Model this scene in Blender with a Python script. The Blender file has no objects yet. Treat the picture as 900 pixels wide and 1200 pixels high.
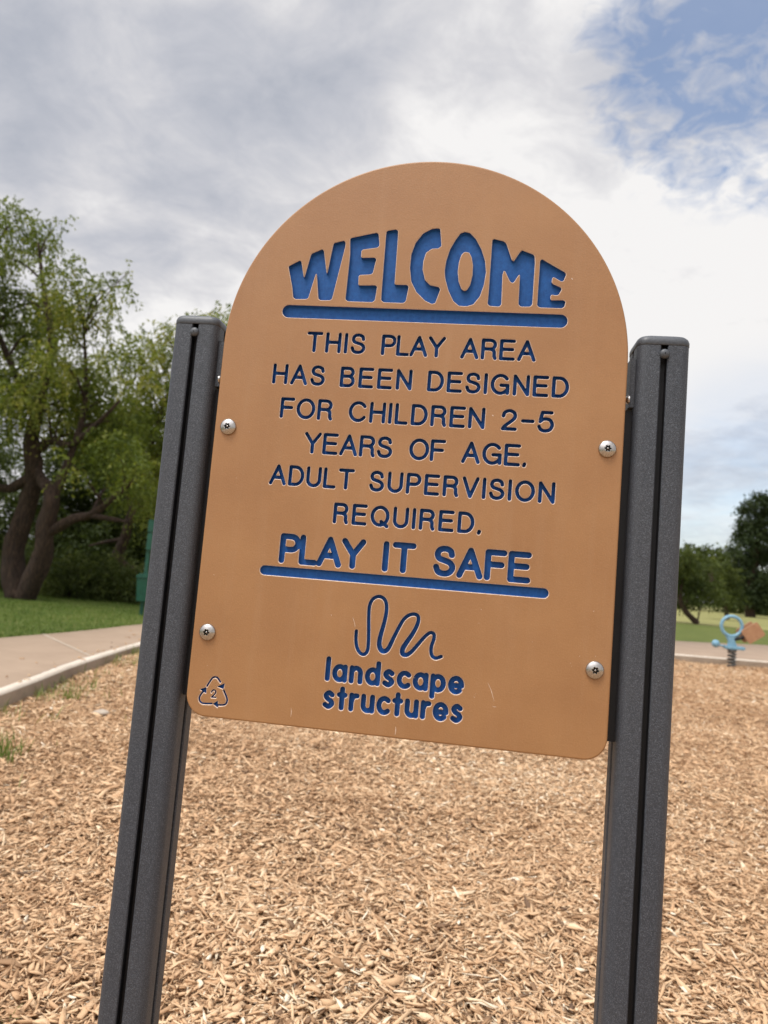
import bpy, bmesh, math, random
import numpy as np
from mathutils import Vector, Matrix
from mathutils.geometry import delaunay_2d_cdt

scene = bpy.context.scene
COL = scene.collection

# ------------------------------------------------------------------ camera
cam_d = bpy.data.cameras.new('camera'); cam = bpy.data.objects.new('camera', cam_d); COL.objects.link(cam)
scene.camera = cam
_r, _u, _f = (0.98891739, 0.12265779, 0.08365077), (-0.07178257, -0.09818157, 0.99257626), (-0.12996018, 0.9875806, 0.08828877)
cam.matrix_world = Matrix(((_r[0], _u[0], -_f[0], 0.08583729), (_r[1], _u[1], -_f[1], -0.84888886), (_r[2], _u[2], -_f[2], 1.0), (0, 0, 0, 1)))
cam_d.sensor_fit = 'VERTICAL'; cam_d.sensor_height = 36.0; cam_d.sensor_width = 27.0; cam_d.lens = 832 / 1200 * 36.0
cam_d.clip_start = 0.02; cam_d.clip_end = 2000
cam_d.dof.use_dof = True; cam_d.dof.focus_distance = 0.93; cam_d.dof.aperture_fstop = 6.6

# ------------------------------------------------------------------ light, sky, exposure
SUN = Vector((-0.26, -0.34, 0.90)).normalized()
sun_el = math.asin(SUN.z); sun_az = math.atan2(SUN.x, SUN.y)
sl = bpy.data.lights.new('sun', 'SUN'); sl.energy = 1.5; sl.angle = math.radians(16); sl.color = (1, .95, .87)
so = bpy.data.objects.new('sun', sl); COL.objects.link(so)
so.rotation_euler = (-SUN).to_track_quat('-Z', 'Y').to_euler()
vs = scene.view_settings
scene.display_settings.display_device = 'sRGB'
vs.view_transform = 'Standard'; vs.look = 'None'; vs.exposure = 0.55; vs.gamma = 1; vs.use_curve_mapping = False

def N(nt, typ, x=0, **kw):
    n = nt.nodes.new(typ)
    for k, v in kw.items():
        if k.startswith('i_'):
            key = k[2:]
            n.inputs[int(key) if key.isdigit() else key.replace('_', ' ')].default_value = v
        else: setattr(n, k, v)
    return n
def LK(nt, a, b): nt.links.new(a, b)
def ramp(nt, src, pts, interp='LINEAR'):
    n = nt.nodes.new('ShaderNodeValToRGB'); n.color_ramp.interpolation = interp
    e = n.color_ramp.elements
    while len(e) < len(pts): e.new(0.5)
    for k, (p, c) in enumerate(pts):
        e[k].position = p; e[k].color = (c, c, c, 1) if isinstance(c, (int, float)) else (*c, 1)
    LK(nt, src, n.inputs[0]); return n.outputs[0]
def math_n(nt, op, a, b=None, c=None, clamp=False):
    n = nt.nodes.new('ShaderNodeMath'); n.operation = op; n.use_clamp = clamp
    for i, v in enumerate((a, b, c)):
        if v is None: continue
        if isinstance(v, (int, float)): n.inputs[i].default_value = v
        else: LK(nt, v, n.inputs[i])
    return n.outputs[0]
def mixc(nt, f, a, b, blend='MIX'):
    n = nt.nodes.new('ShaderNodeMix'); n.data_type = 'RGBA'; n.blend_type = blend
    for i, v in ((0, f), (6, a), (7, b)):
        if isinstance(v, (int, float)): n.inputs[i].default_value = v
        elif isinstance(v, tuple): n.inputs[i].default_value = (*v, 1)
        else: LK(nt, v, n.inputs[i])
    return n.outputs[2]

def build_world():
    w = bpy.data.worlds.new('World'); scene.world = w; w.use_nodes = True
    nt = w.node_tree; nt.nodes.clear()
    out = N(nt, 'ShaderNodeOutputWorld')
    sky = N(nt, 'ShaderNodeTexSky', sky_type='NISHITA', sun_disc=False, sun_elevation=sun_el, sun_rotation=sun_az, air_density=1.0, dust_density=1.6, ozone_density=0.6)
    bg1 = N(nt, 'ShaderNodeBackground'); bg1.inputs[1].default_value = 0.13
    LK(nt, sky.outputs[0], bg1.inputs[0])
    tc = N(nt, 'ShaderNodeTexCoord'); d = tc.outputs['Generated']
    sep = N(nt, 'ShaderNodeSeparateXYZ'); LK(nt, d, sep.inputs[0])
    den = math_n(nt, 'ADD', math_n(nt, 'MAXIMUM', sep.outputs[2], 0.0), 0.16)
    cx = math_n(nt, 'DIVIDE', sep.outputs[0], den); cy = math_n(nt, 'DIVIDE', sep.outputs[1], den)
    uv = N(nt, 'ShaderNodeCombineXYZ'); LK(nt, cx, uv.inputs[0]); LK(nt, cy, uv.inputs[1])
    def noise(scale, det, rough, dist=0.0, off=0.0):
        m = N(nt, 'ShaderNodeMapping'); m.inputs['Location'].default_value = (off, off * .7, off * .3); LK(nt, uv.outputs[0], m.inputs[0])
        n = N(nt, 'ShaderNodeTexNoise'); n.inputs['Scale'].default_value = scale; n.inputs['Detail'].default_value = det
        n.inputs['Roughness'].default_value = rough; n.inputs['Distortion'].default_value = dist
        LK(nt, m.outputs[0], n.inputs['Vector']); return n.outputs[0]
    def near(v, a0, a1):          # 1 inside a0 degrees of direction v, 0 beyond a1
        dp = N(nt, 'ShaderNodeVectorMath', operation='DOT_PRODUCT'); LK(nt, d, dp.inputs[0]); dp.inputs[1].default_value = Vector(v).normalized()
        mr = N(nt, 'ShaderNodeMapRange', interpolation_type='SMOOTHSTEP'); LK(nt, dp.outputs['Value'], mr.inputs[0])
        mr.inputs[1].default_value = math.cos(math.radians(a1)); mr.inputs[2].default_value = math.cos(math.radians(a0))
        return mr.outputs[0]
    big = noise(0.85, 7, .55, .5, 3.1); mid = noise(2.2, 8, .6, .6, 7.7); fine = noise(7.0, 8, .62, .5, 1.3); puff = noise(17.0, 7, .6, .5, 5.0)
    # openings in the cloud deck
    patch = near((0.262, .738, .622), 1, 13)
    low = near((0.40, .93, .06), 3, 17)
    op = math_n(nt, 'ADD', math_n(nt, 'MULTIPLY', patch, 1.0), math_n(nt, 'MULTIPLY', math_n(nt, 'SUBTRACT', puff, .5), 3.0))
    op = math_n(nt, 'ADD', op, math_n(nt, 'MULTIPLY', math_n(nt, 'SUBTRACT', mid, .5), 1.0))
    op = math_n(nt, 'MULTIPLY', ramp(nt, op, [(.10, 0.0), (1.45, .82)]), ramp(nt, patch, [(.02, 0.0), (.3, 1.0)]))
    op2 = math_n(nt, 'MULTIPLY', low, ramp(nt, mid, [(.36, .45), (.62, 1.0)]))
    gap = math_n(nt, 'MAXIMUM', op, math_n(nt, 'MULTIPLY', op2, .62), clamp=True)
    # cloud brightness
    tone = math_n(nt, 'ADD', math_n(nt, 'MULTIPLY', big, .74), math_n(nt, 'MULTIPLY', mid, .52))
    tone = math_n(nt, 'ADD', tone, math_n(nt, 'SUBTRACT', math_n(nt, 'MULTIPLY', fine, .40), .20))
    for v, a, b, k in [((-.47, .74, .46), 3, 17, -.16), ((-.30, .80, .50), 2, 11, -.10), ((-.216, .749, .64), 2, 9, -.08), ((-.02, .80, .60), 3, 12, .10),
                       ((-.50, .80, .28), 3, 12, .12), ((-.25, .93, .35), 4, 16, .10), ((.25, .90, .38), 4, 15, .13), ((.125, .809, .574), 1, 6, -.05)]:
        tone = math_n(nt, 'ADD', tone, math_n(nt, 'MULTIPLY', near(v, a, b), k))
    col = ramp(nt, tone, [(.36, (.30, .318, .365)), (.50, (.38, .389, .426)), (.62, (.475, .473, .492)), (.76, (.63, .62, .615))])
    # the veiled sun lights up the deck around it
    glow = math_n(nt, 'ADD', math_n(nt, 'MULTIPLY', near(SUN, 4, 55), 2.8), 1.0)
    cs = N(nt, 'ShaderNodeVectorMath', operation='SCALE'); LK(nt, col, cs.inputs[0]); LK(nt, glow, cs.inputs['Scale'])
    bg2 = N(nt, 'ShaderNodeBackground'); LK(nt, cs.outputs[0], bg2.inputs[0])
    mx = N(nt, 'ShaderNodeMixShader'); LK(nt, gap, mx.inputs[0]); LK(nt, bg2.outputs[0], mx.inputs[1]); LK(nt, bg1.outputs[0], mx.inputs[2])
    LK(nt, mx.outputs[0], out.inputs[0])
build_world()

# ------------------------------------------------------------------ helpers
rng = np.random.default_rng(11)
def tag(o, label=None, cat=None, group=None, kind=None):
    if label: o['label'] = label
    if cat: o['category'] = cat
    if group: o['group'] = group
    if kind: o['kind'] = kind
    return o
def empty(name, loc, label=None, cat=None, group=None):
    o = bpy.data.objects.new(name, None); COL.objects.link(o); o.location = loc; o.empty_display_size = .1
    return tag(o, label, cat, group)
def mesh_obj(name, verts, faces, mats, parent=None, smooth=False, mat_idx=None, tint=None):
    """faces: list of index lists, or an (n,k) array."""
    me = bpy.data.meshes.new(name)
    V = np.asarray(verts, dtype=np.float32).reshape(-1, 3)
    if isinstance(faces, np.ndarray):
        n, k = faces.shape
        me.vertices.add(len(V)); me.vertices.foreach_set('co', V.ravel())
        me.loops.add(n * k); me.loops.foreach_set('vertex_index', faces.astype(np.int32).ravel())
        me.polygons.add(n); me.polygons.foreach_set('loop_start', np.arange(0, n * k, k, dtype=np.int32))
        me.update(calc_edges=True)
    else:
        me.from_pydata([tuple(map(float, v)) for v in V], [], [tuple(int(i) for i in f) for f in faces]); me.update()
    for m in (mats if isinstance(mats, (list, tuple)) else [mats]): me.materials.append(m)
    if mat_idx is not None: me.polygons.foreach_set('material_index', np.asarray(mat_idx, dtype=np.int32))
    if smooth is True: me.polygons.foreach_set('use_smooth', np.ones(len(me.polygons), dtype=bool))
    elif smooth is not False: me.polygons.foreach_set('use_smooth', np.asarray(smooth, dtype=bool))
    if tint is not None:
        a = me.attributes.new('tint', 'FLOAT', 'POINT'); a.data.foreach_set('value', np.asarray(tint, dtype=np.float32))
    me.validate()
    o = bpy.data.objects.new(name, me); COL.objects.link(o)
    if parent is not None: o.parent = parent
    return o
class MB:
    def __init__(s): s.v = []; s.f = []; s.m = []; s.s = []
    def add(s, V, F, mi=0, sm=False):
        b = len(s.v); s.v += [tuple(map(float, q)) for q in V]
        for f in F: s.f.append([b + int(i) for i in f]); s.m.append(mi); s.s.append(sm)
    def box(s, c, h, mi=0):
        V = [(c[0] + h[0] * a, c[1] + h[1] * b, c[2] + h[2] * d) for d in (-1, 1) for a, b in ((-1, -1), (1, -1), (1, 1), (-1, 1))]
        s.add(V, [(3, 2, 1, 0), (4, 5, 6, 7), (0, 1, 5, 4), (1, 2, 6, 5), (2, 3, 7, 6), (3, 0, 4, 7)], mi)
    def tube(s, pts, rads, n=10, mi=0, closed=False, bark=0.0):
        P = [Vector(p) for p in pts]; m = len(P); V = []; prev = None
        for i in range(m):
            if closed: t = (P[(i + 1) % m] - P[i - 1])
            else: t = P[min(i + 1, m - 1)] - P[max(i - 1, 0)]
            t.normalize()
            if prev is None:
                a = Vector((0, 0, 1)) if abs(t.z) < .8 else Vector((1, 0, 0)); x = t.cross(a).normalized()
            else: x = (prev - t * prev.dot(t)).normalized()
            prev = x; y = t.cross(x); r = rads[i] if hasattr(rads, '__len__') else rads
            for k in range(n):
                a = 2 * math.pi * k / n
                rr = r * (1 + bark * (math.sin(3 * a + i * .8) * .5 + random.uniform(-.5, .5)))
                V.append(P[i] + (x * math.cos(a) + y * math.sin(a)) * rr)
        F = [(i * n + k, i * n + (k + 1) % n, ((i + 1) % m) * n + (k + 1) % n, ((i + 1) % m) * n + k) for i in range(m if closed else m - 1) for k in range(n)]
        if not closed: F += [tuple(range(n - 1, -1, -1)), tuple((m - 1) * n + k for k in range(n))]
        s.add(V, F, mi, True)
    def lathe(s, prof, axis_o, ax, n=24, mi=0, sm=True):
        """prof: (radius, height along ax)"""
        ax = Vector(ax).normalized(); a = Vector((1, 0, 0)) if abs(ax.x) < .8 else Vector((0, 1, 0)); x = ax.cross(a).normalized(); y = ax.cross(x); O = Vector(axis_o)
        V = [O + ax * h + (x * math.cos(2 * math.pi * k / n) + y * math.sin(2 * math.pi * k / n)) * r for r, h in prof for k in range(n)]
        F = [(i * n + k, i * n + (k + 1) % n, (i + 1) * n + (k + 1) % n, (i + 1) * n + k) for i in range(len(prof) - 1) for k in range(n)]
        s.add(V, F, mi, sm)
    def build(s, name, mats, parent=None):
        o = mesh_obj(name, s.v, s.f, mats, parent, smooth=s.s, mat_idx=s.m)
        bm = bmesh.new(); bm.from_mesh(o.data); bmesh.ops.recalc_face_normals(bm, faces=bm.faces); bm.to_mesh(o.data); bm.free()
        return o

# ------------------------------------------------------------------ materials
def mat(name):
    m = bpy.data.materials.new(name); m.use_nodes = True; nt = m.node_tree
    return m, nt, nt.nodes['Principled BSDF']
def setp(b, **kw):
    for k, v in kw.items():
        k = k.replace('_', ' ')
        b.inputs[k].default_value = (*v, 1) if isinstance(v, tuple) else v
def tex_noise(nt, scale, det=4, rough=.5, coord='Object', sc=None):
    tc = N(nt, 'ShaderNodeTexCoord'); n = N(nt, 'ShaderNodeTexNoise'); n.inputs['Scale'].default_value = scale; n.inputs['Detail'].default_value = det; n.inputs['Roughness'].default_value = rough
    v = tc.outputs[coord]
    if sc: mp = N(nt, 'ShaderNodeMapping'); mp.inputs['Scale'].default_value = sc; LK(nt, v, mp.inputs[0]); v = mp.outputs[0]
    LK(nt, v, n.inputs['Vector']); return n.outputs[0]
def bump(nt, b, h, strength, dist):
    n = N(nt, 'ShaderNodeBump'); n.inputs['Strength'].default_value = strength; n.inputs['Distance'].default_value = dist
    LK(nt, h, n.inputs['Height']); LK(nt, n.outputs[0], b.inputs['Normal'])

def make_materials():
    M = {}
    m, nt, b = mat('tan_plastic'); M['tan'] = m
    n1 = tex_noise(nt, 9, 5, .6); n2 = tex_noise(nt, 600, 3, .6)
    c = ramp(nt, n1, [(.3, (.315, .152, .058)), (.7, (.366, .185, .073))])
    c = mixc(nt, math_n(nt, 'MULTIPLY', math_n(nt, 'SUBTRACT', n2, .5), .5, clamp=True), c, (.60, .36, .19))
    st = tex_noise(nt, 5, 6, .7, sc=(9, 1, .55)); sm = tex_noise(nt, 3.2, 4, .6); sp = tex_noise(nt, 75, 6, .75)
    c = mixc(nt, math_n(nt, 'MULTIPLY', ramp(nt, st, [(.50, 0.0), (.72, 1.0)]), math_n(nt, 'MULTIPLY', sm, .22)), c, (.42, .27, .16))
    c = mixc(nt, math_n(nt, 'MULTIPLY', ramp(nt, sp, [(.66, 0.0), (.74, 1.0)]), .35), c, (.22, .10, .04))
    LK(nt, c, b.inputs['Base Color']); setp(b, Roughness=.50); b.inputs['Specular IOR Level'].default_value = .5
    h = math_n(nt, 'ADD', math_n(nt, 'MULTIPLY', tex_noise(nt, 480, 3, .55), 1.0), math_n(nt, 'MULTIPLY', tex_noise(nt, 120, 2, .5), .8))
    bump(nt, b, h, .26, .0006)
    m, nt, b = mat('scuffed_lit_tan_edge'); M['edge'] = m  # lighter tan for scuffs and scratches, plus the chamfers' sky-lit rim painted in
    n1 = tex_noise(nt, 220, 4, .7)
    LK(nt, ramp(nt, n1, [(.3, (.50, .33, .22)), (.7, (.68, .55, .45))]), b.inputs['Base Color']); setp(b, Roughness=.45)
    m, nt, b = mat('blue_core'); M['blue'] = m
    n1 = tex_noise(nt, 160, 5, .7); n2 = tex_noise(nt, 260, 4, .65, sc=(1, 1, .12))
    c = ramp(nt, n1, [(.32, (.004, .060, .225)), (.7, (.009, .094, .325))])
    c = mixc(nt, math_n(nt, 'MULTIPLY', ramp(nt, n2, [(.58, 0.0), (.85, 1.0)]), .22), c, (.07, .17, .40))
    LK(nt, c, b.inputs['Base Color']); setp(b, Roughness=.55); b.inputs['Specular IOR Level'].default_value = .3; bump(nt, b, tex_noise(nt, 700, 3, .6), .3, .0006)
    m, nt, b = mat('powder_coat'); M['post'] = m
    n2 = tex_noise(nt, 980, 2, .7); n3 = tex_noise(nt, 6, 5, .6)
    c = ramp(nt, n2, [(.34, (.016, .019, .025)), (.55, (.046, .053, .066)), (.72, (.15, .165, .19))])
    c = mixc(nt, math_n(nt, 'MULTIPLY', n3, .35), c, (.054, .061, .076))
    sc = tex_noise(nt, 26, 7, .8, sc=(1.5, 1.5, .5)); c = mixc(nt, math_n(nt, 'MULTIPLY', ramp(nt, sc, [(.72, 0.0), (.78, 1.0)]), .5), c, (.26, .27, .28))
    du = tex_noise(nt, 2.2, 6, .7); c = mixc(nt, math_n(nt, 'MULTIPLY', ramp(nt, du, [(.45, 0.0), (.8, 1.0)]), .25), c, (.12, .11, .10))
    LK(nt, c, b.inputs['Base Color']); LK(nt, ramp(nt, du, [(.3, .42), (.7, .62)]), b.inputs['Roughness']); bump(nt, b, n2, .6, .0010)
    m, nt, b = mat('cap_plastic'); M['cap'] = m
    c = ramp(nt, tex_noise(nt, 300, 3, .6), [(.3, (.050, .055, .064)), (.7, (.078, .085, .096))]); LK(nt, c, b.inputs['Base Color']); setp(b, Roughness=.45)
    bump(nt, b, tex_noise(nt, 500, 2, .6), .3, .0008)
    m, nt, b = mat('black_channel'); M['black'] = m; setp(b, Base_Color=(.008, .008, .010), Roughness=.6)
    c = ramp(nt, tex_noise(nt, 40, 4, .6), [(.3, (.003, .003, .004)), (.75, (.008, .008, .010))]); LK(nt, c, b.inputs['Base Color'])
    m, nt, b = mat('stainless'); M['steel'] = m
    c = ramp(nt, tex_noise(nt, 300, 4, .6), [(.3, (.40, .37, .345)), (.7, (.55, .52, .49))]); LK(nt, c, b.inputs['Base Color']); setp(b, Metallic=.95, Roughness=.27)
    m, nt, b = mat('dark_socket'); M['socket'] = m; c = ramp(nt, tex_noise(nt, 300, 4, .6), [(.3, (.015, .012, .010)), (.7, (.04, .034, .03))]); LK(nt, c, b.inputs['Base Color']); setp(b, Metallic=.6, Roughness=.5)
    # wood chips
    m, nt, b = mat('wood_chip'); M['chip'] = m
    at = N(nt, 'ShaderNodeAttribute', attribute_name='tint')
    c = ramp(nt, at.outputs['Fac'], [(0, (.12, .075, .048)), (.12, (.37, .22, .118)), (.42, (.57, .357, .20)), (.72, (.69, .475, .285)), (.93, (.78, .61, .41)), (1.0, (.83, .72, .55))])
    g = tex_noise(nt, 260, 4, .65); c = mixc(nt, ramp(nt, g, [(.4, 0.0), (.75, .22)]), c, (.26, .14, .075))
    LK(nt, c, b.inputs['Base Color']); setp(b, Roughness=.75); b.inputs['Specular IOR Level'].default_value = .25
    bump(nt, b, g, .5, .002)
    m, nt, b = mat('mulch_bed'); M['mulch'] = m
    g = tex_noise(nt, 42, 6, .7, sc=(1, 1.6, 1)); g2 = tex_noise(nt, 1.3, 4, .6); g3 = tex_noise(nt, 14, 5, .7)
    c = ramp(nt, g, [(.28, (.28, .165, .088)), (.46, (.54, .335, .188)), (.62, (.66, .455, .272)), (.78, (.74, .56, .36))])
    c = mixc(nt, ramp(nt, g3, [(.4, 0.0), (.75, .4)]), c, (.40, .24, .13)); LK(nt, c, b.inputs['Base Color']); setp(b, Roughness=.9); b.inputs['Specular IOR Level'].default_value = .15
    bump(nt, b, g, .9, .03)
    def concrete(name, a, z):
        m, nt, b = mat(name)
        g = tex_noise(nt, 2.0, 8, .65); g2 = tex_noise(nt, 60, 5, .7)
        c = ramp(nt, g, [(.3, a), (.7, z)]); c = mixc(nt, ramp(nt, g2, [(.5, 0.0), (.8, .25)]), c, (.25, .19, .14))
        LK(nt, c, b.inputs['Base Color']); setp(b, Roughness=.85); bump(nt, b, g2, .3, .006); return m
    M['path'] = concrete('concrete_path', (.29, .205, .14), (.365, .265, .185))
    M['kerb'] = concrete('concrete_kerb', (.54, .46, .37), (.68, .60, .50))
    M['kerb_face'] = concrete('stained_shaded_kerb_face', (.20, .145, .10), (.34, .265, .19))  # brown staining, with the upright face's shade painted into the colour
    M['joint'] = concrete('joint_filler', (.42, .34, .26), (.48, .40, .31))
    m, nt, b = mat('lawn'); M['lawn'] = m
    g = tex_noise(nt, 1.2, 7, .65); g2 = tex_noise(nt, 35, 5, .7)
    c = ramp(nt, g, [(.3, (.105, .13, .030)), (.55, (.15, .17, .040)), (.75, (.21, .205, .065))]); c = mixc(nt, ramp(nt, g2, [(.35, .55), (.7, 0.0)]), c, (.035, .065, .012))
    LK(nt, c, b.inputs['Base Color']); setp(b, Roughness=.9); b.inputs['Specular IOR Level'].default_value = .2; bump(nt, b, g2, .7, .04)
    m, nt, b = mat('dry_grass'); M['dry'] = m
    g = tex_noise(nt, .25, 7, .65); c = ramp(nt, g, [(.3, (.18, .185, .066)), (.7, (.30, .275, .115))]); LK(nt, c, b.inputs['Base Color']); setp(b, Roughness=.95); b.inputs['Specular IOR Level'].default_value = .1
    m, nt, b = mat('bark'); M['bark'] = m
    g = tex_noise(nt, 11, 8, .75, sc=(3, 3, .5)); c = ramp(nt, g, [(.35, (.022, .012, .008)), (.55, (.085, .050, .032)), (.75, (.19, .12, .08))])
    LK(nt, c, b.inputs['Base Color']); setp(b, Roughness=.95); bump(nt, b, g, 1.0, .12)
    def leaf(name, stops, trans):
        m, nt, b = mat(name)
        at = N(nt, 'ShaderNodeAttribute', attribute_name='tint'); c = ramp(nt, at.outputs['Fac'], stops); LK(nt, c, b.inputs['Base Color']); setp(b, Roughness=.6); b.inputs['Specular IOR Level'].default_value = .25
        tr = N(nt, 'ShaderNodeBsdfTranslucent'); LK(nt, mixc(nt, 1.0, c, (1.25, 1.2, .6), 'MULTIPLY'), tr.inputs[0])
        mx = N(nt, 'ShaderNodeMixShader'); mx.inputs[0].default_value = trans; LK(nt, b.outputs[0], mx.inputs[1]); LK(nt, tr.outputs[0], mx.inputs[2])
        LK(nt, mx.outputs[0], nt.nodes['Material Output'].inputs[0]); return m
    M['leaf'] = leaf('mesquite_leaf', [(0, (.050, .074, .016)), (.5, (.118, .158, .030)), (.85, (.20, .235, .048)), (1, (.30, .30, .08))], .5)
    M['leaf2'] = leaf('oak_leaf', [(0, (.018, .032, .010)), (.6, (.042, .062, .020)), (1, (.085, .10, .035))], .2)
    M['leaf3'] = leaf('shrub_leaf', [(0, (.036, .052, .013)), (.6, (.088, .115, .028)), (1, (.17, .19, .055))], .4)
    M['blade'] = leaf('grass_blade', [(0, (.055, .10, .016)), (.5, (.11, .18, .032)), (.85, (.19, .25, .06)), (1, (.34, .32, .14))], .3)
    m, nt, b = mat('light_blue_plastic'); M['sky_blue'] = m; c = ramp(nt, tex_noise(nt, 25, 4, .6), [(.3, (.14, .30, .41)), (.7, (.21, .38, .49))]); LK(nt, c, b.inputs['Base Color']); setp(b, Roughness=.35)
    m, nt, b = mat('orange_tan_plastic'); M['seat'] = m; c = ramp(nt, tex_noise(nt, 20, 4, .6), [(.3, (.32, .165, .085)), (.7, (.40, .22, .115))]); LK(nt, c, b.inputs['Base Color']); setp(b, Roughness=.5)
    m, nt, b = mat('spring_steel'); M['coil'] = m; c = ramp(nt, tex_noise(nt, 30, 4, .6), [(.3, (.05, .05, .045)), (.7, (.10, .098, .09))]); LK(nt, c, b.inputs['Base Color']); setp(b, Roughness=.4)
    m, nt, b = mat('green_paint'); M['green'] = m; c = ramp(nt, tex_noise(nt, 15, 4, .6), [(.3, (.006, .06, .038)), (.7, (.012, .09, .056))]); LK(nt, c, b.inputs['Base Color']); setp(b, Roughness=.45)
    m, nt, b = mat('pale_rock'); M['rock'] = m; c = ramp(nt, tex_noise(nt, 40, 5, .6), [(.3, (.36, .29, .22)), (.7, (.50, .43, .35))]); LK(nt, c, b.inputs['Base Color']); setp(b, Roughness=.9)
    return M
M = make_materials()

# ------------------------------------------------------------------ ground, path, kerb, lawn
def catmull(P, n, closed=True):
    P = np.asarray(P, float); m = len(P); out = []
    for i in range(m if closed else m - 1):
        if closed: a, b, c, d = P[i - 1], P[i], P[(i + 1) % m], P[(i + 2) % m]
        else: a, b, c, d = P[max(i - 1, 0)], P[i], P[i + 1], P[min(i + 2, m - 1)]
        for k in range(n):
            t = k / n; out.append(.5 * ((2 * b) + (-a + c) * t + (2 * a - 5 * b + 4 * c - d) * t * t + (-a + 3 * b - 3 * c + d) * t ** 3))
    if not closed: out.append(P[-1])
    return np.array(out)
INNER = catmull([(-2.05, -4.5), (-2.15, -1.5), (-2.38, 1.2), (-2.68, 3.2), (-2.97, 4.6), (-3.2, 6.2), (-3.35, 7.8), (-3.0, 9.6), (-1.6, 10.9), (1, 11.35), (3.5, 11.62), (5.0, 11.9), (7.2, 12.5), (9.6, 13.2), (11.4, 12.2), (12, 8), (11.5, 1), (8.5, -5), (3, -7), (-1, -6.6)], 8)
OUTER = catmull([(-4.2, -4.8), (-4.4, -1.5), (-4.5, 1.2), (-4.46, 3.4), (-4.36, 5.2), (-4.2, 6.6), (-4.13, 8.2), (-3.9, 10.4), (-2.4, 13.2), (1, 14.6), (4.5, 15.65), (7.2, 17.45), (10, 19.0), (13.5, 18.2), (15.5, 14.2), (15, 8), (14.3, 0), (10.5, -7), (3, -9), (-2.6, -8)], 8)
ZP = 0.10
def in_poly(x, y, P):
    inside = np.zeros(np.shape(x), bool); n = len(P); j = n - 1
    for i in range(n):
        xi, yi = P[i]; xj, yj = P[j]
        with np.errstate(divide='ignore', invalid='ignore'):
            c = ((yi > y) != (yj > y)) & (x < (xj - xi) * (y - yi) / (yj - yi + 1e-12) + xi)
        inside ^= c; j = i
    return inside
def ring(name, loops, mats, kind='structure'):
    """loops: list of (points2d, z) of equal length; quads between them, closed."""
    n = len(loops[0][0]); V = np.concatenate([np.c_[p, np.full(n, z) if np.isscalar(z) else z] for p, z in loops])
    i = np.arange(n); j = (i + 1) % n
    F = np.concatenate([np.c_[k * n + i, k * n + j, (k + 1) * n + j, (k + 1) * n + i] for k in range(len(loops) - 1)])
    o = mesh_obj(name, V, F, mats); tag(o, kind=kind); return o
def offset_loop(P, dist):
    t = np.roll(P, -1, 0) - np.roll(P, 1, 0); t /= np.linalg.norm(t, axis=1)[:, None]
    nrm = np.c_[-t[:, 1], t[:, 0]]          # left of the direction of travel
    return P + nrm * dist
KW = .075
kerb_out = offset_loop(INNER, KW)
if in_poly(kerb_out[:1, 0], kerb_out[:1, 1], INNER)[0]: kerb_out = offset_loop(INNER, -KW)
sgn = 1 if np.allclose(kerb_out, offset_loop(INNER, KW)) else -1
wob = np.cumsum(rng.normal(0, .003, len(INNER))); wob -= np.linspace(0, wob[-1], len(wob))
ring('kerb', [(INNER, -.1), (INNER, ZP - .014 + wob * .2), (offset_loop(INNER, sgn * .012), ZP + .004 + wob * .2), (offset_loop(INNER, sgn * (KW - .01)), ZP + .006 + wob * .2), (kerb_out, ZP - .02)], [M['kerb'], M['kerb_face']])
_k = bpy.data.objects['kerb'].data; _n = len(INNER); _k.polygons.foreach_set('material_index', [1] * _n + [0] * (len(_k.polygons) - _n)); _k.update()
ring('path', [(kerb_out, ZP), (OUTER, ZP), (OUTER, ZP - .15)], M['path'])
jl = MB()                                    # one filled expansion joint crossing the path
def strip_on(P, Q, w, z):
    P, Q = np.array(P), np.array(Q); d = (Q - P) / np.linalg.norm(Q - P); nn = np.array([-d[1], d[0]]) * w
    jl.add([(*(P - nn), z), (*(Q - nn), z), (*(Q + nn), z), (*(P + nn), z)], [(0, 1, 2, 3)])
for i0 in (34,):
    strip_on(kerb_out[i0], OUTER[i0 + 3], .012, ZP + .004)
o = jl.build('path_joint_lines', M['joint']); tag(o, kind='structure')
# lawn: one sheet from the path's outer edge out to the horizon
ctr = OUTER.mean(0)
lo = [(OUTER, ZP - .02)] + [(ctr + (OUTER - ctr) * s, ZP - .02 + .02 * (s > 1.01)) for s in (1.02, 1.15, 1.4, 2, 3.5, 7, 16, 60, 160)]
ring('lawn', lo, M['lawn'])
xs = np.linspace(-60, 130, 60)
nearY = 27.8 + .25 * np.maximum(xs - 6, 0) * .8 + .35 * np.sin(xs * .9) + .3 * np.sin(xs * 2.3 + 1)
V = np.r_[np.c_[xs, nearY, np.full(60, ZP + .008)], np.c_[xs, np.full(60, 150.0), np.full(60, ZP + .008)]]
i = np.arange(59); o = mesh_obj('dry_field', V, np.c_[i, i + 1, i + 61, i + 60], M['dry']); tag(o, kind='structure')

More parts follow.
